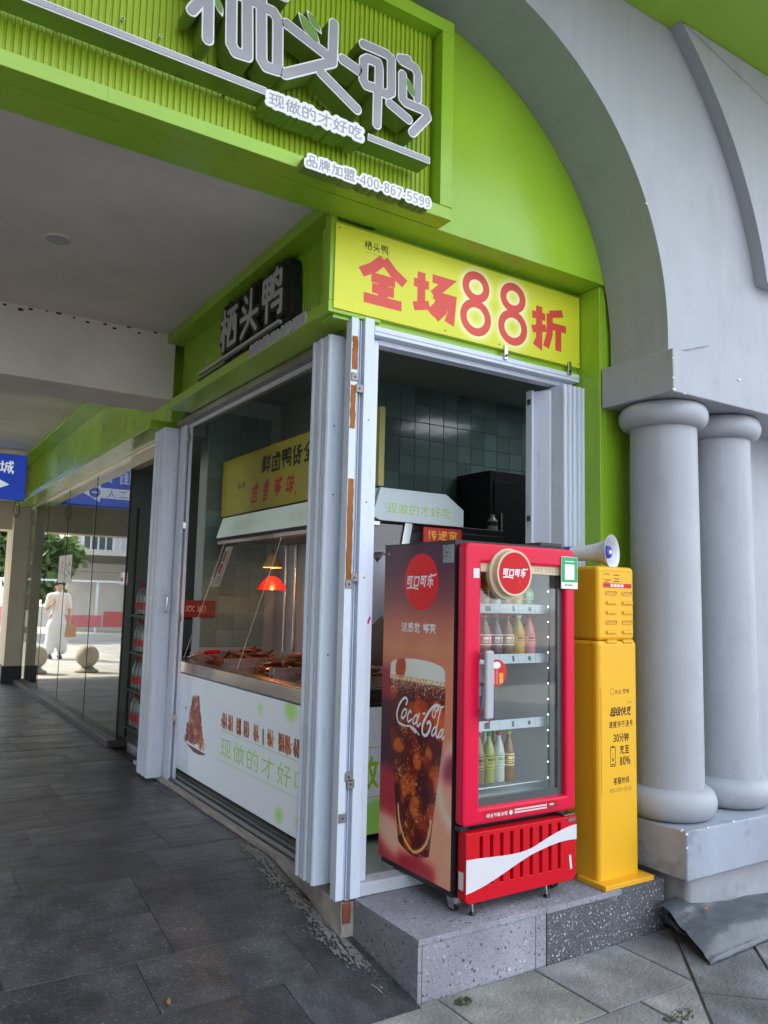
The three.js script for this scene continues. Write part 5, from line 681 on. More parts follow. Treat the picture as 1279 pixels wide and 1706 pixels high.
const tPanel = canvasTex(2048, 600, (g, w, h) => { // x = 0 at z -6.1
  const X = (z) => (z + 6.1) / 2.38 * w, Y = (y) => (0.935 - y) / 0.675 * h; g.fillStyle = '#d3dde6'; g.fillRect(0, 0, w, h);
  g.save(); g.filter = 'blur(14px)'; for (const [z, y, r] of [[-5.9, 0.36, 60], [-5.95, 0.9, 36], [-4.35, 0.86, 26], [-3.95, 0.9, 60], [-4.05, 0.33, 40], [-3.78, 0.34, 60]]) { g.fillStyle = '#a4d67a'; g.beginPath(); g.ellipse(X(z), Y(y), r, r * 0.8, 0, 0, 7); g.fill(); } g.restore();
  for (let i = 0; i < 420; i++) { const t = rnd(), z = -5.44 + rr(-0.19, 0.19) * (0.25 + t * 0.75), y = 0.79 - t * 0.3; g.fillStyle = meat[(rnd() * 7) | 0]; g.globalAlpha = rr(0.5, 1); g.beginPath(); g.ellipse(X(z), Y(y), rr(8, 34), rr(8, 22), rnd() * 3, 0, 7); g.fill(); } g.globalAlpha = 1; blob(g, X(-5.64), Y(0.7), 26, 10, ['#c04a6a', '#a83050']); for (let i = 0; i < 14; i++) { g.fillStyle = '#b01c34'; g.fillRect(X(rr(-5.7, -5.2)), Y(rr(0.47, 0.6)), 9, 11); }
  g.fillStyle = '#6a3428'; g.beginPath(); g.moveTo(X(-5.6), Y(0.465)); g.lineTo(X(-5.2), Y(0.452)); g.quadraticCurveTo(X(-5.3), Y(0.42), X(-5.45), Y(0.43)); g.fill();
  for (const [z, k] of [[-4.9, 0], [-4.8, 0], [-4.66, 1], [-4.55, 1], [-4.4, 2], [-4.3, 3], [-4.2, 2], [-4.06, 1], [-3.98, 0], [-3.86, 1]]) { if (k === 3) { g.strokeStyle = '#2c5a34'; g.lineWidth = 16; g.beginPath(); g.moveTo(X(z), Y(0.75)); g.lineTo(X(z) + 8, Y(0.66)); g.stroke(); } else { g.strokeStyle = meat[k]; g.lineWidth = 17; for (let q = 0; q < 3; q++) { g.beginPath(); g.moveTo(X(z) + q * 22 - 22, Y(0.76)); g.quadraticCurveTo(X(z) + q * 22 - rr(0, 30), Y(0.7), X(z) + q * 22 - 14, Y(0.665)); g.stroke(); } blob(g, X(z), Y(0.705), 46, 20, meat); } }
  g.strokeStyle = '#8fc81e'; g.lineWidth = 3; for (const y of [0.648, 0.463]) { g.beginPath(); g.moveTo(X(-4.96), Y(y)); g.lineTo(X(-3.74), Y(y)); g.stroke(); } write(g, '现做的才好吃', X(-4.945), Y(0.612), X(-4.77) - X(-4.945), Y(0.485) - Y(0.612), { weight: 6, gap: 32, cap: 'square' });
});
part(dc, 'front_panel', bx(CX0, CX0 + 0.011, 0.26, 0.935, CZ0, CZ1), mat([0.6, 0.65, 0.7], 0.35)); part(dc, 'front_print', quad([CX0 - 0.0012, 0.26, CZ0], [0, 0, CZ1 - CZ0], [0, 0.675, 0]), phys([1, 1, 1], 0.3, { map: tPanel, emissive: 0xffffff, emissiveMap: tPanel, emissiveIntensity: 0.06 }));
const tEnd = canvasTex(800, 600, (g, w, h) => { g.fillStyle = '#d3dde6'; g.fillRect(0, 0, w, h); g.save(); g.filter = 'blur(14px)'; g.fillStyle = '#9ad866'; for (const [x, y, r] of [[40, 60, 60], [330, 530, 90], [200, 590, 80], [620, 80, 70]]) { g.beginPath(); g.ellipse(x, y, r, r, 0, 0, 7); g.fill(); } g.restore(); g.strokeStyle = '#8fc81e'; g.lineWidth = 4; for (const y of [192, 426]) { g.beginPath(); g.moveTo(60, y); g.lineTo(780, y); g.stroke(); } write(g, '现做的才好', 70, 226, 128, 170, { weight: 11, gap: 14 }); });
part(dc, 'end_panel', bx(CX0 + 0.011, CX1, 0.26, 0.925, CZ1 - 0.011, CZ1), mat([0.6, 0.65, 0.7], 0.35)); part(dc, 'end_print', quad([CX0 + 0.011, 0.262, CZ1 + 0.0012], [CX1 - CX0 - 0.012, 0, 0], [0, 0.66, 0]), phys([1, 1, 1], 0.3, { map: tEnd, emissive: 0xffffff, emissiveMap: tEnd, emissiveIntensity: 0.06 }));
const mHood = phys([1, 1, 1], 0.03, { transmission: 1, thickness: 0, ior: 1.18 });
for (const [w, x, z, tx, tz] of [[2.3, CX0 - 0.006, -4.9, 0, -4.9], [0.95, 2.44, CZ1 + 0.008, 2.44, 0]]) { const a = new THREE.RectAreaLight(0xe4eefa, 0.05, w, 0.65); a.position.set(x, 0.6, z); a.lookAt(tx, 0.6, tz); a.name = 'counter_light_box'; scene.add(a); }
const mSteelB = mat([0.46, 0.42, 0.38], 0.32, { metalness: 1, roughnessMap: T.rough });
part(dc, 'steel_rim', mg([bx(CX0 - 0.004, CX0 + 0.1, 0.937, 1.025, CZ0, CZ1 + 0.004, 0.01), bx(CX0 + 0.1, CX1, 0.937, 1.025, CZ1 - 0.09, CZ1 + 0.004, 0.01), bx(CX1 - 0.08, CX1, 0.937, 1.025, CZ0, CZ1 - 0.09), bx(CX0 + 0.1, CX1 - 0.08, 0.932, 0.945, CZ0, CZ1 - 0.09)]), mSteelB);
// canopy with its light box faces
const mLB = mat([0.62, 0.72, 0.68], 0.35);
const tCan = canvasTex(1024, 90, (g, w, h) => { g.fillStyle = '#c3d6cd'; g.fillRect(0, 0, w, h); g.globalAlpha = 0.55; g.strokeStyle = '#9cb8a4'; write(g, '现做的才好吃', 120, 26, 46, 42, { weight: 8 }); g.strokeStyle = '#b8a890'; write(g, '现做的才好吃', 560, 26, 46, 42, { weight: 8 }); g.globalAlpha = 1; });
const cano = part(dc, 'canopy', (() => { const s = poly([[2.31, 1.945], [2.29, 1.965], [2.34, 2.13], [2.8, 2.13], [2.93, 2.045], [2.93, 1.945]]); return ext(s, CZ0, CZ1 - 0.02); })(), mat([0.12, 0.12, 0.12], 0.4, { metalness: 0.6 }));
part(cano, 'front_light_face', quad([2.2875, 1.966, CZ0], [0, 0, CZ1 - CZ0 - 0.02], [0.0495, 0.163, 0]), mat([1, 1, 1], 0.35, { map: tCan, emissive: 0xffffff, emissiveMap: tCan, emissiveIntensity: 0.07 }));
part(cano, 'end_light_face', ext(poly([[2.345, 1.945], [2.29, 1.965], [2.34, 2.13], [2.8, 2.13], [2.93, 2.045], [2.93, 1.945]]), CZ1 - 0.019, CZ1 + 0.004, 0.002), mat([0.6, 0.68, 0.7], 0.3));
{ const q = canvasTex(512, 90, (g, w, h) => { g.fillStyle = '#cdd8da'; g.fillRect(0, 0, w, h); g.strokeStyle = '#a9cc50'; write(g, '现做的才好吃', 6, 10, 74, 68, { weight: 8, gap: 8 }); }); part(cano, 'end_lettering', quad([2.38, 1.975, CZ1 + 0.0055], [0.47, 0, 0], [0, 0.085, 0]), mat([1, 1, 1], 0.35, { map: q })); }
part(cano, 'underside_rail', bx(2.3, 2.36, 1.915, 1.944, CZ0, CZ1 - 0.02, 0.004), mSteelB);
// slanted glass: upper pane, side posts
const slant = (y) => 2.02 + (y - 1.03) / (1.915 - 1.03) * (2.3 - 2.02);
const paneYZ = (y0, y1, z0, z1) => { const g = new THREE.BufferGeometry(), a = [[slant(y0), y0, z0], [slant(y0), y0, z1], [slant(y1), y1, z1], [slant(y1), y1, z0]]; g.setAttribute('position', new THREE.Float32BufferAttribute([0, 1, 2, 0, 2, 3].flatMap((i) => a[i]), 3)); g.computeVertexNormals(); return uvBox(g); };
part(dc, 'hood_glass', paneYZ(1.36, 1.914, CZ0 + 0.15, -4.9), mHood); part(dc, 'hood_glass', paneYZ(1.36, 1.914, -4.895, CZ1 - 0.02), mHood);
for (const z of [CZ0 + 0.15, -4.897, CZ1 - 0.03]) part(dc, 'glass_edge', cyl([slant(1.03), 1.03, z], [slant(1.915), 1.915, z], 0.0028, 0.0028, 6), mSteelB);
part(dc, 'hood_post', mg([cyl([2.86, 1.02, CZ0 + 0.3], [2.86, 1.94, CZ0 + 0.3], 0.014), cyl([2.88, 1.02, CZ0 + 0.08], [2.88, 1.94, CZ0 + 0.08], 0.014)]), mSteelB);
{ const s = new THREE.Shape(); s.moveTo(2.06, 1.03); s.lineTo(2.86, 1.03); s.lineTo(2.9, 1.93); s.lineTo(2.32, 1.93); s.lineTo(2.06, 1.03); part(dc, 'end_glass', ext(s, CZ1 - 0.032, CZ1 - 0.031), mGlass); part(dc, 'end_strut', (() => { const g = bx(-0.025, 0.025, -0.3, 0.3, 0, 0.006); g.rotateZ(-0.18); g.translate(2.5, 1.65, CZ1 - 0.026); return g; })(), mSteel); part(dc, 'knob', (() => { const g = new THREE.CylinderGeometry(0.016, 0.016, 0.03, 16); g.rotateX(Math.PI / 2); g.translate(2.29, 1.79, CZ1 - 0.015); return g; })(), mChrome); }
{ const q = canvasTex(256, 90, (g, w, h) => { g.fillStyle = '#c4342a'; g.fillRect(0, 0, w, h); g.strokeStyle = '#f0b848'; write(g, '传递窗', 26, 12, 62, 64, { weight: 10, gap: 8 }); }); const b = part(dc, 'hatch_plate', bx(2.65, 2.93, 1.842, 1.93, CZ1 - 0.018, CZ1 - 0.012), mRedDeep); part(b, 'hatch_print', quad([2.652, 1.844, CZ1 - 0.0112], [0.276, 0, 0], [0, 0.084, 0]), mat([1, 1, 1], 0.5, { map: q })); }
{ const q = canvasTex(160, 400, (g, w, h) => { g.fillStyle = '#cfc9bd'; g.fillRect(0, 0, w, h); g.fillStyle = '#9a3a30'; g.fillRect(16, 40, 48, 110); g.fillRect(16, 170, 48, 100); g.fillStyle = '#77726a'; for (let i = 0; i < 26; i++) g.fillRect(76 + (i % 2) * 34, 24 + i * 13, 26, 4); for (let i = 0; i < 6; i++) g.fillRect(20, 300 + i * 14, 110, 4); });
  const y0 = 1.575, y1 = 1.885, g = quad([slant(y0) - 0.004, y0, -5.87], [0, 0, 0.15], [slant(y1) - slant(y0), y1 - y0, 0]); part(dc, 'notice_sheet', g, mat([1, 1, 1], 0.7, { map: q })); }
solo('plastic_sheet', (() => { const g = new THREE.PlaneGeometry(0.34, 0.34, 14, 14); const p = g.attributes.position; for (let i = 0; i < p.count; i++) { const x = p.getX(i), y = p.getY(i); p.setXYZ(i, x * (1 + 0.12 * Math.sin(y * 30)), y + (Math.abs(y) > 0.15 ? 0.025 * Math.sin(x * 70) : 0), 0.015 * Math.sin(x * 24 + y * 9)); } g.computeVertexNormals(); g.translate(2.33, 1.56, CZ1 + 0.025); return g; })(), phys([0.6, 0.63, 0.72], 0.5, { transmission: 0.25, thickness: 0 }), 'crumpled pale plastic sheet hanging on the end of the counter glass', 'plastic sheet');
// trays with braised duck
const mTray = mat([0.58, 0.58, 0.6], 0.35, { metalness: 0.85, roughnessMap: T.rough }), mMeat = [[0.1, 0.02, 0.006], [0.16, 0.045, 0.01], [0.07, 0.014, 0.006], [0.2, 0.07, 0.015]].map((c) => phys(c, 0.32, { clearcoat: 0.4 }));
const chunkG = [0, 1, 2].map((k) => { const g = new THREE.IcosahedronGeometry(1, 2); const p = g.attributes.position; for (let i = 0; i < p.count; i++) { const q = 0.75 + 0.5 * fbm(p.getX(i) * 0.2 + 0.5 + k * 0.3, p.getY(i) * 0.2 + p.getZ(i) * 0.17 + 0.5, 8, 3); p.setXYZ(i, p.getX(i) * q * (1.3 + 0.4 * Math.sin(k)), p.getY(i) * q * 0.45, p.getZ(i) * q * 0.55); } g.computeVertexNormals(); return g; });
for (const [z0, z1, lab] of [[-5.95, -5.25, 'steel tray of braised duck pieces at the far end of the counter'], [-5.2, -4.5, 'steel tray of braised duck pieces in the middle of the counter'], [-4.45, -3.83, 'steel tray of braised duck pieces nearest the street']]) {
  const t = thing('food_tray', lab, 'tray', [2.4, 0.946, (z0 + z1) / 2], 'steel trays in the deli counter'); const x0 = 2.07, x1 = 2.82, y0 = 0.946, y1 = 1.075, k = 0.006;
  part(t, 'wall', mg([bx(x0, x1, y0, y1, z0, z0 + k), bx(x0, x1, y0, y1, z1 - k, z1), bx(x0, x0 + k, y0, 1.0, z0 + k, z1 - k), bx(x1 - k, x1, y0, y1, z0 + k, z1 - k)]), mTray); part(t, 'base', bx(x0 + k, x1 - k, y0, y0 + 0.02, z0 + k, z1 - k), mTray);
  const f = thing('braised_duck', lab.replace('steel tray of braised duck pieces', 'glossy brown braised duck heaped in the tray'), 'food', [2.4, 0.966, (z0 + z1) / 2], 'heaps of braised duck in the trays');
  for (let i = 0; i < 60; i++) { const a = rr(0, 6.28), r = Math.sqrt(rnd()), x = 2.42 + Math.cos(a) * r * 0.3, z = (z0 + z1) / 2 + Math.sin(a) * r * 0.24, s = rr(0.025, 0.06); const m = place(f, 'piece', chunkG[(rnd() * 3) | 0], mMeat[(rnd() * 4) | 0], [x, 0.99 + (1 - r) * 0.11 + rr(0, 0.025), z], [rr(-0.5, 0.5), rr(0, 6.28), rr(-0.5, 0.5)]); m.scale.set(s * 1.2, s * 0.8, s * 0.7); }
}
{ const t = thing('tongs', 'serving tongs with red grips on the counter rim', 'tongs', [2.12, 1.03, -5.85]); part(t, 'arm', mg([tube([[2.2, 1.09, -5.62], [2.13, 1.08, -5.78], [2.06, 1.035, -5.98]], 0.005), tube([[2.23, 1.09, -5.64], [2.17, 1.08, -5.8], [2.06, 1.035, -5.98]], 0.005)]), mSteel); part(t, 'grip', tube([[2.185, 1.092, -5.66], [2.16, 1.09, -5.72], [2.13, 1.08, -5.79]], 0.016, 12, 10), mRedDeep); }
// yellow board over the canopy
const tYel = canvasTex(1400, 264, (g, w, h) => { const X = (z) => (z + 6.38) / 2.5 * w, Y = (y) => (2.64 - y) / 0.475 * h; g.fillStyle = '#b9b03a'; g.fillRect(0, 0, w, h); g.strokeStyle = '#1c1a12'; write(g, '鲜卤鸭货全', X(-5.56), Y(2.58), X(-5.4) - X(-5.56), Y(2.43) - Y(2.58), { weight: 14, gap: 8, slant: 0.1 }); g.strokeStyle = '#c8202c'; write(g, '卤香够味', X(-5.74), Y(2.385), X(-5.62) - X(-5.74), Y(2.225) - Y(2.385), { weight: 13, gap: 50, slant: 0.25 }); g.fillStyle = '#c8202c'; g.fillRect(X(-4.97), Y(2.245), 10, 14); g.strokeStyle = '#3c4a20'; write(g, '栖头鸭', X(-6.03), Y(2.42), 26, 34, { weight: 10, gap: 3 }); });
const yb = thing('menu_board', 'long yellow advertising board standing on the counter canopy', 'board', [2.43, 2.131, -5.1]);
part(yb, 'panel', bx(2.425, 2.465, 2.165, 2.64, -6.38, -3.88, 0.003), mat([0.5, 0.46, 0.16], 0.5)); part(yb, 'print', quad([2.4235, 2.167, -6.378], [0, 0, 2.496], [0, 0.471, 0]), mat([1, 1, 1], 0.5, { map: tYel })); part(yb, 'strut', mg([cyl([2.445, 2.13, -6.1], [2.445, 2.166, -6.1], 0.008), cyl([2.445, 2.13, -4.2], [2.445, 2.166, -4.2], 0.008)]), mSteel);
// heat lamps
function lamp(x, y, z, shade, label, power, color, k = 1) {
  const l = thing('heat_lamp', label, 'lamp', [x, y, z]); part(l, 'cord', cyl([x, y + 0.1, z], [x, 1.944, z], 0.003), mBlack);
  const sh = lathe([[0.014, 0.1], [0.03, 0.09], [0.062, 0.03], [0.075, 0.0], [0.073, 0.0], [0.058, 0.03], [0.026, 0.086]], 28); sh.scale(k, 1, k); sh.translate(x, y, z); part(l, 'shade', sh, shade); const b = new THREE.SphereGeometry(0.022, 16, 12); b.translate(x, y + 0.02, z); part(l, 'bulb', b, mat([1, 0.8, 0.5], 0.4, { emissive: color, emissiveIntensity: 2.5 }));
  const p = new THREE.PointLight(color, power, 6, 2); p.position.set(x, y + 0.0, z); p.castShadow = true; p.shadow.radius = 1; p.name = 'heat_lamp_light'; scene.add(p);
}
lamp(2.45, 1.72, -5.35, mat([0.55, 0.35, 0.12], 0.4), 'warm glowing dish lamp hanging under the counter canopy', 0.14, 0xffb060);
lamp(2.52, 1.56, -5.5, mat([0.6, 0.02, 0.03], 0.35), 'red shaded heat lamp hanging low over the far tray', 0.06, 0xff8a50, 1.6);
lamp(2.5, 1.72, -4.35, mat([0.55, 0.35, 0.12], 0.4), 'warm dish lamp hanging over the tray nearest the street', 0.09, 0xffb060);
// ceiling panel light of the kitchen: out of sight, but its reflection shows on the green tiles
{ const l = thing('ceiling_panel_light', 'square light panel in the shop ceiling that shines on the green tiles', 'light', [4.5, 3.2, -4.1]); part(l, 'frame', mg([bx(4.18, 4.2, 3.19, 3.22, -4.42, -3.78), bx(4.8, 4.82, 3.19, 3.22, -4.42, -3.78), bx(4.2, 4.8, 3.19, 3.22, -4.42, -4.4), bx(4.2, 4.8, 3.19, 3.22, -3.8, -3.78)]), mWhiteAl); part(l, 'diffuser', bx(4.2, 4.8, 3.205, 3.22, -4.4, -3.8), mat([0.8, 0.8, 0.8], 0.5, { emissive: 0xeaf4ff, emissiveIntensity: 0.8 }));
  const a = new THREE.RectAreaLight(0xeaf4ff, 0.9, 0.58, 0.58); a.position.set(4.5, 3.2, -4.1); a.lookAt(4.5, 0, -4.1); a.name = 'ceiling_panel_glow'; scene.add(a); }
// things at the back of the shop
{ const q = canvasTex(256, 128, (g, w, h) => { g.fillStyle = '#7c1a1e'; g.fillRect(0, 0, w, h); g.strokeStyle = '#c8a8a0'; write(g, '欢迎', 70, 34, 58, 58, { weight: 9, gap: 12 }); }); const b = thing('welcome_banner', 'dark red welcome banner on the back wall behind the counter', 'banner', [2.2, 1.33, -6.39]); part(b, 'sheet', bx(2.06, 2.42, 1.325, 1.465, -6.4, -6.392), mRedDeep); part(b, 'print', quad([2.06, 1.325, -6.3905], [0.36, 0, 0], [0, 0.14, 0]), mat([1, 1, 1], 0.6, { map: q })); }
{ const o = thing('steam_cabinet', 'black steel cooking cabinet against the tiled wall', 'cabinet', [4.4, 0.226, -4.9]); part(o, 'body', bx(3.96, 4.95, 0.23, 2.53, -5.12, -4.7, 0.006), mat([0.012, 0.012, 0.013], 0.35)); part(o, 'door_panel', bx(4.0, 4.9, 0.4, 2.45, -4.699, -4.69, 0.003), mat([0.015, 0.015, 0.016], 0.3)); part(o, 'handle', cyl([4.06, 1.9, -4.675], [4.06, 2.2, -4.675], 0.008), mSteel); }
{ const o = thing('upright_freezer', 'dark upright freezer standing below the green tiles', 'freezer', [3.45, 0.226, -4.8]); part(o, 'body', bx(2.98, 3.94, 0.23, 2.04, -5.12, -4.5, 0.008), mat([0.03, 0.03, 0.032], 0.35)); part(o, 'door_panel', bx(3.0, 3.92, 0.35, 1.99, -4.499, -4.48, 0.004), mat([0.035, 0.035, 0.038], 0.3)); part(o, 'handle', cyl([3.06, 1.4, -4.46], [3.06, 1.75, -4.46], 0.009), mSteel); }
bottle('sauce_bottle', 'small white capped bottle on top of the dark freezer', null, 3.88, 2.04, -4.57, 0.04, 0.12, [0.6, 0.6, 0.6], lab([0.05, 0.05, 0.05]), mCapW);

// ---------------------------------------------------------------- glass shopfront
const gf = thing('glass_shopfront', 'frameless glass shopfront panes along the passage beyond the shutters', 'shopfront', [1.87, 0.19, -9.9]);
part(gf, 'base', bx(1.79, 1.95, 0.185, 0.248, -12.7, -7.15, 0.004), mat([0.05, 0.05, 0.052], 0.5, { map: T.dirty })); part(gf, 'top_rail', bx(1.84, 1.9, 2.715, 2.745, -12.7, -6.3, 0.003), mat([0.5, 0.46, 0.38], 0.3, { metalness: 0.8 }));
part(gf, 'head_panel', bx(1.85, 1.93, 2.62, 2.714, -7.15, -6.02), mBeige);
const zs = [-12.68, -11.2, -9.88, -8.48, -7.18]; const paneM = phys([0.72, 0.76, 0.7], 0.015, { transmission: 1, thickness: 0, ior: 1.6 });
for (let i = 0; i < 4; i++) { const p = part(gf, 'pane', bx(1.8695, 1.87, 0.25, 2.714, zs[i] + 0.004, zs[i + 1] - 0.004), paneM); part(p, 'pane_edge', bx(1.866, 1.874, 0.25, 2.714, zs[i + 1] - 0.004, zs[i + 1] - 0.001), mDark); }
part(gf, 'door_edge', bx(1.862, 1.878, 0.25, 2.714, -7.18, -7.165), mDark); { const l = part(gf, 'lock', bx(1.85, 1.89, 1.58, 1.7, -7.27, -7.17, 0.006), mSteel); part(l, 'knob', cyl([1.83, 1.63, -7.2], [1.85, 1.63, -7.2], 0.014), mSteel); }
{ const q = (k) => canvasTex(200, 160, (g, w, h) => { g.fillStyle = '#dcd8cc'; g.fillRect(0, 0, w, h); g.fillStyle = k ? '#5a5650' : '#b46a5c'; for (let i = 0; i < 30; i++) g.fillRect(rr(20, 150), rr(20, 130), rr(6, 30), rr(3, 8)); }); for (const [z, k] of [[-10.25, 0], [-9.86, 1]]) part(gf, 'paper_notice', quad([1.8662, 1.62, z], [0, 0, 0.36], [0, 0.32, 0]), mat([1, 1, 1], 0.8, { map: q(k) })); }
// bottle rack in the gap beside the glass
const rk = thing('bottle_rack', 'dark shelf rack of soda bottles behind the gap beside the glass', 'rack', [2.25, 0.226, -7.2]);
part(rk, 'frame', mg([bx(2.0, 2.02, 0.226, 2.3, -7.42, -7.4), bx(2.0, 2.02, 0.226, 2.3, -6.74, -6.72), bx(2.6, 2.62, 0.226, 2.3, -7.42, -7.4), bx(2.6, 2.62, 0.226, 2.3, -6.74, -6.72), bx(2.62, 2.64, 0.226, 2.3, -7.42, -6.72)]), mDark);
const bt = {}; const bodyG = bottleGeo(0.042, 0.27), labG = lathe([[0.0435, 0.05], [0.0435, 0.11]], 18), capG = lathe([[0, 0.275], [0.018, 0.275], [0.018, 0.25], [0.01, 0.25]], 12), mClear = phys([0.75, 0.8, 0.8], 0.12, { transmission: 0.8, thickness: 0 }), mRedLab = mat([0.5, 0.02, 0.04], 0.4);
for (const [j, y] of [0.33, 0.66, 0.99, 1.32].entries()) { part(rk, 'shelf', bx(2.0, 2.62, y - 0.02, y, -7.42, -6.72), mat([0.06, 0.055, 0.055], 0.5));
  for (let i = 0; i < 6; i++) { const b = thing('soda_bottle', ['first', 'second', 'third', 'fourth', 'fifth', 'sixth'][i] + ' red labelled soda bottle from the glass on the ' + ['lowest', 'second lowest', 'second highest', 'highest'][j] + ' rack shelf', 'bottle', [2.065, y, -7.36 + i * 0.11], 'soda bottles on rack shelf ' + ['one', 'two', 'three', 'four'][j]); for (const [n, g, m] of [['body', bodyG, mClear], ['label', labG, mRedLab], ['cap', capG, mCapR]]) place(b, n, g, m, [2.065, y, -7.36 + i * 0.11]); } }

// ---------------------------------------------------------------- hanging blue sign in the passage
const tBlue = canvasTex(1024, 570, (g, w, h) => { const X = (x) => (x - 0.5) / 1.115 * w, Y = (y) => (3.34 - y) / 0.62 * h; g.fillStyle = '#2a46b8'; g.fillRect(0, 0, w, h); g.strokeStyle = g.fillStyle = '#e6ecf4'; for (const [i, c] of [...'街原城'].entries()) write(g, c, X(0.7 + i * 0.29), Y(3.26), 170, 175, { weight: 11 });
  g.beginPath(); g.moveTo(X(0.5), Y(3.0)); g.lineTo(X(1.14), Y(3.0)); g.lineTo(X(1.14), Y(3.06)); g.lineTo(X(1.42), Y(2.925)); g.lineTo(X(1.14), Y(2.79)); g.lineTo(X(1.14), Y(2.85)); g.lineTo(X(0.5), Y(2.85)); g.fill(); g.fillStyle = '#2a3a78'; g.beginPath(); g.arc(X(1.22), Y(2.925), 70, 0, 7); g.fill(); g.fillStyle = '#e6ecf4'; g.fillRect(X(1.22) - 46, Y(2.925) - 9, 76, 18); g.strokeStyle = '#2a3a78'; write(g, '第二人', X(0.58), Y(2.985), 112, 112, { weight: 10, gap: 46 }); });
const bs = thing('direction_sign', 'blue hanging direction sign with white arrow across the passage', 'sign', [1.05, 2.72, -11.62]);
part(bs, 'box', bx(0.5, 1.615, 2.72, 3.34, -11.7, -11.602, 0.004), mat([0.03, 0.06, 0.25], 0.5)); part(bs, 'print', quad([0.505, 2.725, -11.6], [1.105, 0, 0], [0, 0.61, 0]), mat([0.8, 0.8, 0.8], 0.4, { map: tBlue, emissive: 0xffffff, emissiveMap: tBlue, emissiveIntensity: 0.18 })); part(bs, 'hanger', mg([cyl([0.7, 3.34, -11.65], [0.7, 3.41, -11.65], 0.012), cyl([1.2, 3.34, -11.65], [1.2, 3.41, -11.65], 0.012)]), mSteel);
part(bs, 'cable', tube([[1.52, 2.72, -11.65], [1.5, 2.6, -11.65], [1.53, 2.5, -11.65], [1.57, 2.56, -11.65], [1.55, 2.72, -11.65]], 0.006), mBlack);
{ const a = new THREE.RectAreaLight(0x8aa4ff, 0.08, 1.05, 0.58); a.position.set(1.05, 3.03, -11.58); a.lookAt(1.05, 3.03, -5); a.name = 'direction_sign_light'; scene.add(a); }

// ---------------------------------------------------------------- the sunlit street that the glass mirrors
const mStone = mat([0.5, 0.46, 0.38], 0.85, { map: T.dirty });
for (const [x, z, l] of [[1.29, -15, 'stone ball bollard nearest the passage jamb'], [0.42, -15, 'stone ball bollard in the middle of the passage mouth'], [-0.45, -15, 'stone ball bollard on the left of the passage mouth']]) { const b = thing('stone_bollard', l, 'bollard', [x, 0.1, z], 'stone ball bollards at the passage mouth'); const o = V(x, 0, z); const s = new THREE.SphereGeometry(0.2, 28, 20); s.translate(x, 0.385, z); part(b, 'ball', s, mStone); const f = lathe([[0, 0.1], [0.2, 0.1], [0.2, 0.14], [0.15, 0.155], [0.11, 0.2], [0, 0.2]], 28); f.translate(x, 0, z); part(b, 'foot', f, mStone); }
// street fence with red skirt
{ const f = thing('street_fence', 'red skirted street fence across the far road', 'fence', [-1, 0.1, -25]); for (let i = 0; i < 14; i++) part(f, 'skirt_panel', bx(-8.98 + i * 1.14, -7.88 + i * 1.14, 0.5, 0.85 + ((i * 5) % 3) * 0.12, -25.03, -25, 0.01), mat([[0.5, 0.1, 0.1], [0.6, 0.3, 0.3], [0.62, 0.58, 0.54], [0.55, 0.16, 0.18]][(i * 3 + 1) % 4], 0.7)); part(f, 'curb', bx(-9, 7, 0.1, 0.3, -25.2, -24.8), mat([0.6, 0.58, 0.54], 0.8)); for (let i = 0; i < 17; i++) part(f, 'post', bx(-9 + i, -8.94 + i, 0.3, 1.9, -25.07, -25.03), mWhiteAl); part(f, 'rail', bx(-9, 7, 1.84, 1.9, -25.02, -24.98), mWhiteAl); }
// white house with balcony
{ const h = thing('white_house', 'white house with balcony across the far street', 'house', [-5, 0.1, -33]); const W = mat([0.72, 0.7, 0.66], 0.8, { map: T.soft }); part(h, 'wall', bx(-9, -2.2, 0.1, 9, -38, -31), W); part(h, 'balcony', bx(-6, -2.4, 2.9, 3.1, -31, -29.9), W); for (let i = 0; i < 14; i++) part(h, 'baluster', bx(-5.9 + i * 0.26, -5.86 + i * 0.26, 3.1, 3.9, -29.96, -29.92), mWhiteAl); part(h, 'handrail', bx(-6, -2.4, 3.9, 3.96, -29.98, -29.9), mWhiteAl); for (const x of [-5.4, -3.8]) { const w = part(h, 'window', bx(x, x + 1.1, 3.15, 5.2, -31, -30.97), mat([0.08, 0.1, 0.11], 0.1)); part(w, 'frame', mg([bx(x - 0.06, x, 3.1, 5.26, -31, -30.94), bx(x + 1.1, x + 1.16, 3.1, 5.26, -31, -30.94), bx(x + 0.53, x + 0.58, 3.15, 5.2, -30.97, -30.95)]), mWhiteAl); } part(h, 'shop_awning', bx(-9, -2.2, 2.3, 2.6, -31, -30.2), mat([0.3, 0.28, 0.25], 0.7)); }
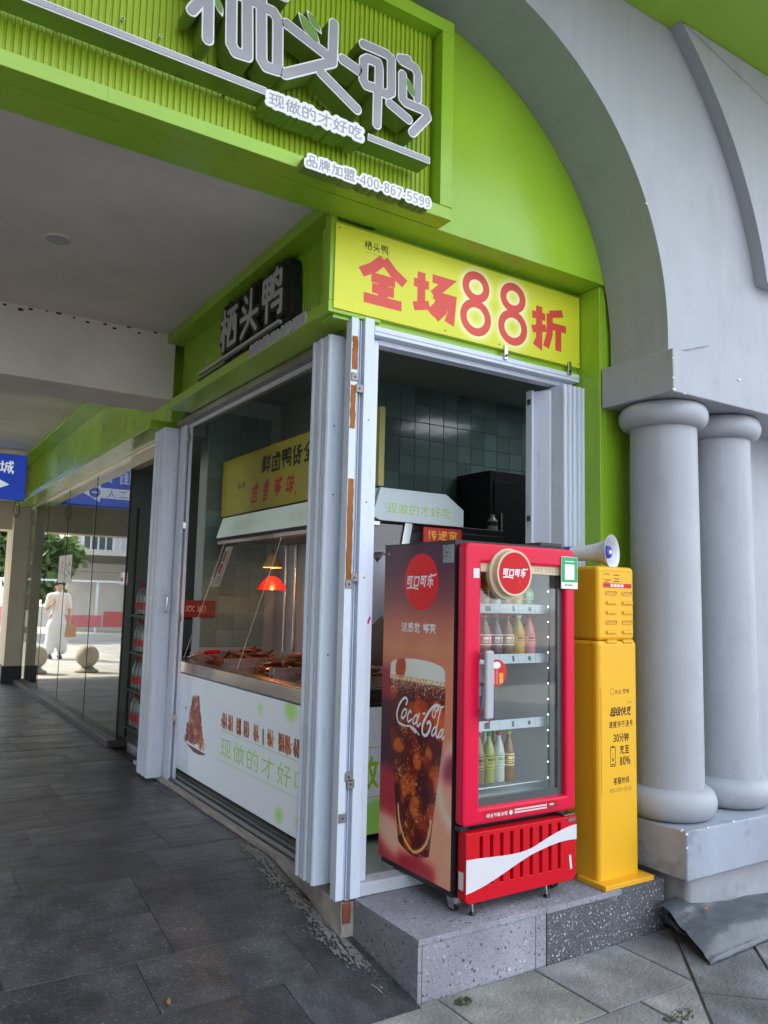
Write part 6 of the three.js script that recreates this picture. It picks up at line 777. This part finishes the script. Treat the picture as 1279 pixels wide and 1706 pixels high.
// street trees
{ const lm = [[0.09, 0.17, 0.03], [0.12, 0.22, 0.04], [0.07, 0.14, 0.03]].map((c) => phys(c, 0.8, { transmission: 0.3, thickness: 0 })); const lg = new THREE.PlaneGeometry(0.16, 0.26);
  for (const [x, z, s, l] of [[-0.2, -27, 1, 'leafy green street tree beyond the fence, nearest the house'], [1.5, -27.4, 1.1, 'leafy green street tree beyond the fence, in the middle'], [4.2, -28.2, 1.2, 'leafy green street tree beyond the fence, farthest from the house'], [-10.5, -27.5, 1.3, 'leafy green street tree beyond the fence, past the white house']]) {
    const t = thing('street_tree', l, 'tree', [x, 0.1, z], 'street trees beyond the fence'); part(t, 'trunk', mg([cyl([x, 0.1, z], [x + 0.1, 2.4, z], 0.12 * s, 0.08 * s), cyl([x + 0.1, 2.3, z], [x + 0.7, 3.8, z + 0.2], 0.06, 0.03), cyl([x + 0.1, 2.2, z], [x - 0.6, 3.6, z - 0.2], 0.06, 0.03)]), mat([0.12, 0.09, 0.06], 0.9));
    for (let c = 0; c < 3; c++) { const g = []; for (let i = 0; i < 900; i++) { const k = i % 7, cc = [Math.cos(k * 2.4) * 1.0, 1.75 + (k % 3) * 0.8, Math.sin(k * 2.4) * 0.8]; const a = rr(0, 6.28), b = Math.acos(rr(-1, 1)), r = Math.cbrt(rnd()) * rr(0.55, 0.95); const q = lg.clone(); q.rotateX(rr(-1.5, 1.5)); q.rotateY(rr(0, 6.28)); q.translate(x + s * (cc[0] + r * Math.sin(b) * Math.cos(a)), 0.1 + s * (cc[1] + r * Math.cos(b) * 0.8), z + s * (cc[2] + r * Math.sin(b) * Math.sin(a))); g.push(q); } part(t, 'crown', mg(g), lm[c]); }
  } }
// pedestrian
{ const P = [0.38, 0.1, -18.2], pe = thing('person', 'person in white top and wide pale trousers standing on the sunlit street', 'person', P);
  const cap = (p, a, b, ra, rb) => { const d = b.clone().sub(a), t = Math.max(0, Math.min(1, p.clone().sub(a).dot(d) / d.lengthSq())); return p.distanceTo(a.clone().addScaledVector(d, t)) - (ra + (rb - ra) * t); };
  function mesh(bones, lo, size, res, k) {
    const mc = new MarchingCubes(res, mDark, false, false, 60000); mc.isolation = 0; const B = bones.map(([a, b, ra, rb]) => [V(...a), V(...b), ra, rb]), p = V(0, 0, 0);
    for (let z = 0; z < res; z++) for (let y = 0; y < res; y++) for (let x = 0; x < res; x++) { p.set(lo[0] + x / (res - 1) * size, lo[1] + y / (res - 1) * size, lo[2] + z / (res - 1) * size); let d = 9; for (const b of B) { const e = cap(p, ...b), h = Math.max(k - Math.abs(d - e), 0) / k; d = Math.min(d, e) - h * h * k * 0.25; } mc.field[x + y * res + z * res * res] = -d; }
    mc.update(); const n = mc.count, g = new THREE.BufferGeometry(), pos = mc.positionArray.slice(0, n * 3), nor = mc.normalArray.slice(0, n * 3); const hlf = res / 2; for (let i = 0; i < n; i++) { for (let c = 0; c < 3; c++) pos[i * 3 + c] = P[c] + lo[c] + ((pos[i * 3 + c] * hlf + hlf) / (res - 1)) * size; }
    g.setAttribute('position', new THREE.BufferAttribute(pos, 3)); g.setAttribute('normal', new THREE.BufferAttribute(nor, 3)); g.computeVertexNormals(); return g;
  }
  const hand = (x, y, z, s) => [[[x, y, z], [x, y - 0.06, z + 0.01], 0.026, 0.03], ...[-0.021, -0.007, 0.007, 0.021].map((o, i) => [[x + 0.0, y - 0.07, z + o], [x, y - 0.07 - [0.06, 0.075, 0.07, 0.05][i], z + o * 1.2 + 0.01], 0.009, 0.007]), [[x + s * 0.01, y - 0.03, z + 0.03], [x + s * 0.01, y - 0.085, z + 0.045], 0.01, 0.008]];
  const body = part(pe, 'body', mesh([[[0, 1.36, 0], [0, 1.47, 0.01], 0.055, 0.05], [[0, 1.54, 0.015], [0, 1.58, 0], 0.09, 0.085], [[0, 1.5, 0.03], [0, 1.49, 0.05], 0.06, 0.045], [[0, 1.54, 0.1], [0, 1.52, 0.11], 0.014, 0.016], [[0, 1.3, 0], [0, 0.95, 0], 0.1, 0.1], [[-0.09, 0.9, 0], [-0.09, 0.5, 0.02], 0.09, 0.055], [[-0.09, 0.5, 0.02], [-0.09, 0.1, -0.01], 0.055, 0.035], [[0.09, 0.9, 0], [0.1, 0.5, 0.03], 0.09, 0.055], [[0.1, 0.5, 0.03], [0.11, 0.1, -0.02], 0.055, 0.035], [[-0.17, 1.31, 0], [-0.23, 1.05, -0.01], 0.05, 0.038], [[-0.23, 1.05, -0.01], [-0.24, 0.83, 0.05], 0.036, 0.026], [[0.17, 1.31, 0], [0.22, 1.06, 0.0], 0.05, 0.038], [[0.22, 1.06, 0], [0.14, 1.18, 0.18], 0.036, 0.026], ...hand(-0.24, 0.82, 0.05, 1), ...hand(0.13, 1.27, 0.2, -1)], [-0.85, -0.05, -0.85], 1.75, 100, 0.035), mat([0.5, 0.32, 0.24], 0.6));
  part(body, 'top', mesh([[[-0.13, 1.3, 0], [0.13, 1.3, 0], 0.085, 0.085], [[0, 1.3, 0], [0, 0.98, 0], 0.135, 0.13], [[-0.17, 1.31, 0], [-0.22, 1.12, 0], 0.075, 0.065], [[0.17, 1.31, 0], [0.215, 1.12, 0], 0.075, 0.065]], [-0.7, 0.5, -0.7], 1.4, 60, 0.06), mat([0.75, 0.7, 0.66], 0.8));
  part(body, 'trousers', mesh([[[0, 0.98, 0], [0, 0.7, 0], 0.14, 0.18], [[-0.08, 0.7, 0], [-0.13, 0.2, 0], 0.11, 0.105], [[0.08, 0.7, 0], [0.14, 0.2, 0.05], 0.11, 0.105]], [-0.7, -0.1, -0.7], 1.4, 60, 0.1), mat([0.66, 0.68, 0.7], 0.8));
  part(body, 'hair', mesh([[[0, 1.6, -0.02], [0, 1.52, -0.05], 0.1, 0.09], [[0, 1.52, -0.06], [0, 1.38, -0.07], 0.07, 0.05], [[-0.06, 1.6, 0.03], [0.06, 1.6, 0.03], 0.06, 0.06]], [-0.4, 1.2, -0.4], 0.8, 50, 0.04), mat([0.02, 0.015, 0.012], 0.5));
  for (const x of [-0.09, 0.11]) part(body, 'shoe', mesh([[[x, 0.05, -0.04], [x, 0.035, 0.12], 0.05, 0.035]], [x - 0.2, -0.1, -0.2], 0.45, 36, 0.02), mBlack);
  const eye = new THREE.SphereGeometry(0.011, 10, 8); for (const x of [-0.032, 0.032]) { const e = eye.clone(); e.translate(P[0] + x, P[1] + 1.555, P[2] + 0.095); part(body, 'eye', e, mBlack); }
  const bag = thing('shoulder_bag', 'tan bag carried by the person in white', 'bag', [P[0] - 0.26, 0.6, P[2] + 0.06]); part(bag, 'pouch', bx(P[0] - 0.38, P[0] - 0.15, 0.56, 0.84, P[2] + 0.02, P[2] + 0.12, 0.02), mat([0.45, 0.25, 0.14], 0.6)); part(bag, 'strap', tube([[P[0] - 0.34, 0.84, P[2] + 0.07], [P[0] - 0.24, 0.9, P[2] + 0.06], [P[0] - 0.18, 0.84, P[2] + 0.07]], 0.01), mat([0.3, 0.16, 0.09], 0.6));
}
scene.traverse((o) => { if (o.isMesh) { o.castShadow = true; o.receiveShadow = true; } });
renderer.render(scene, camera);
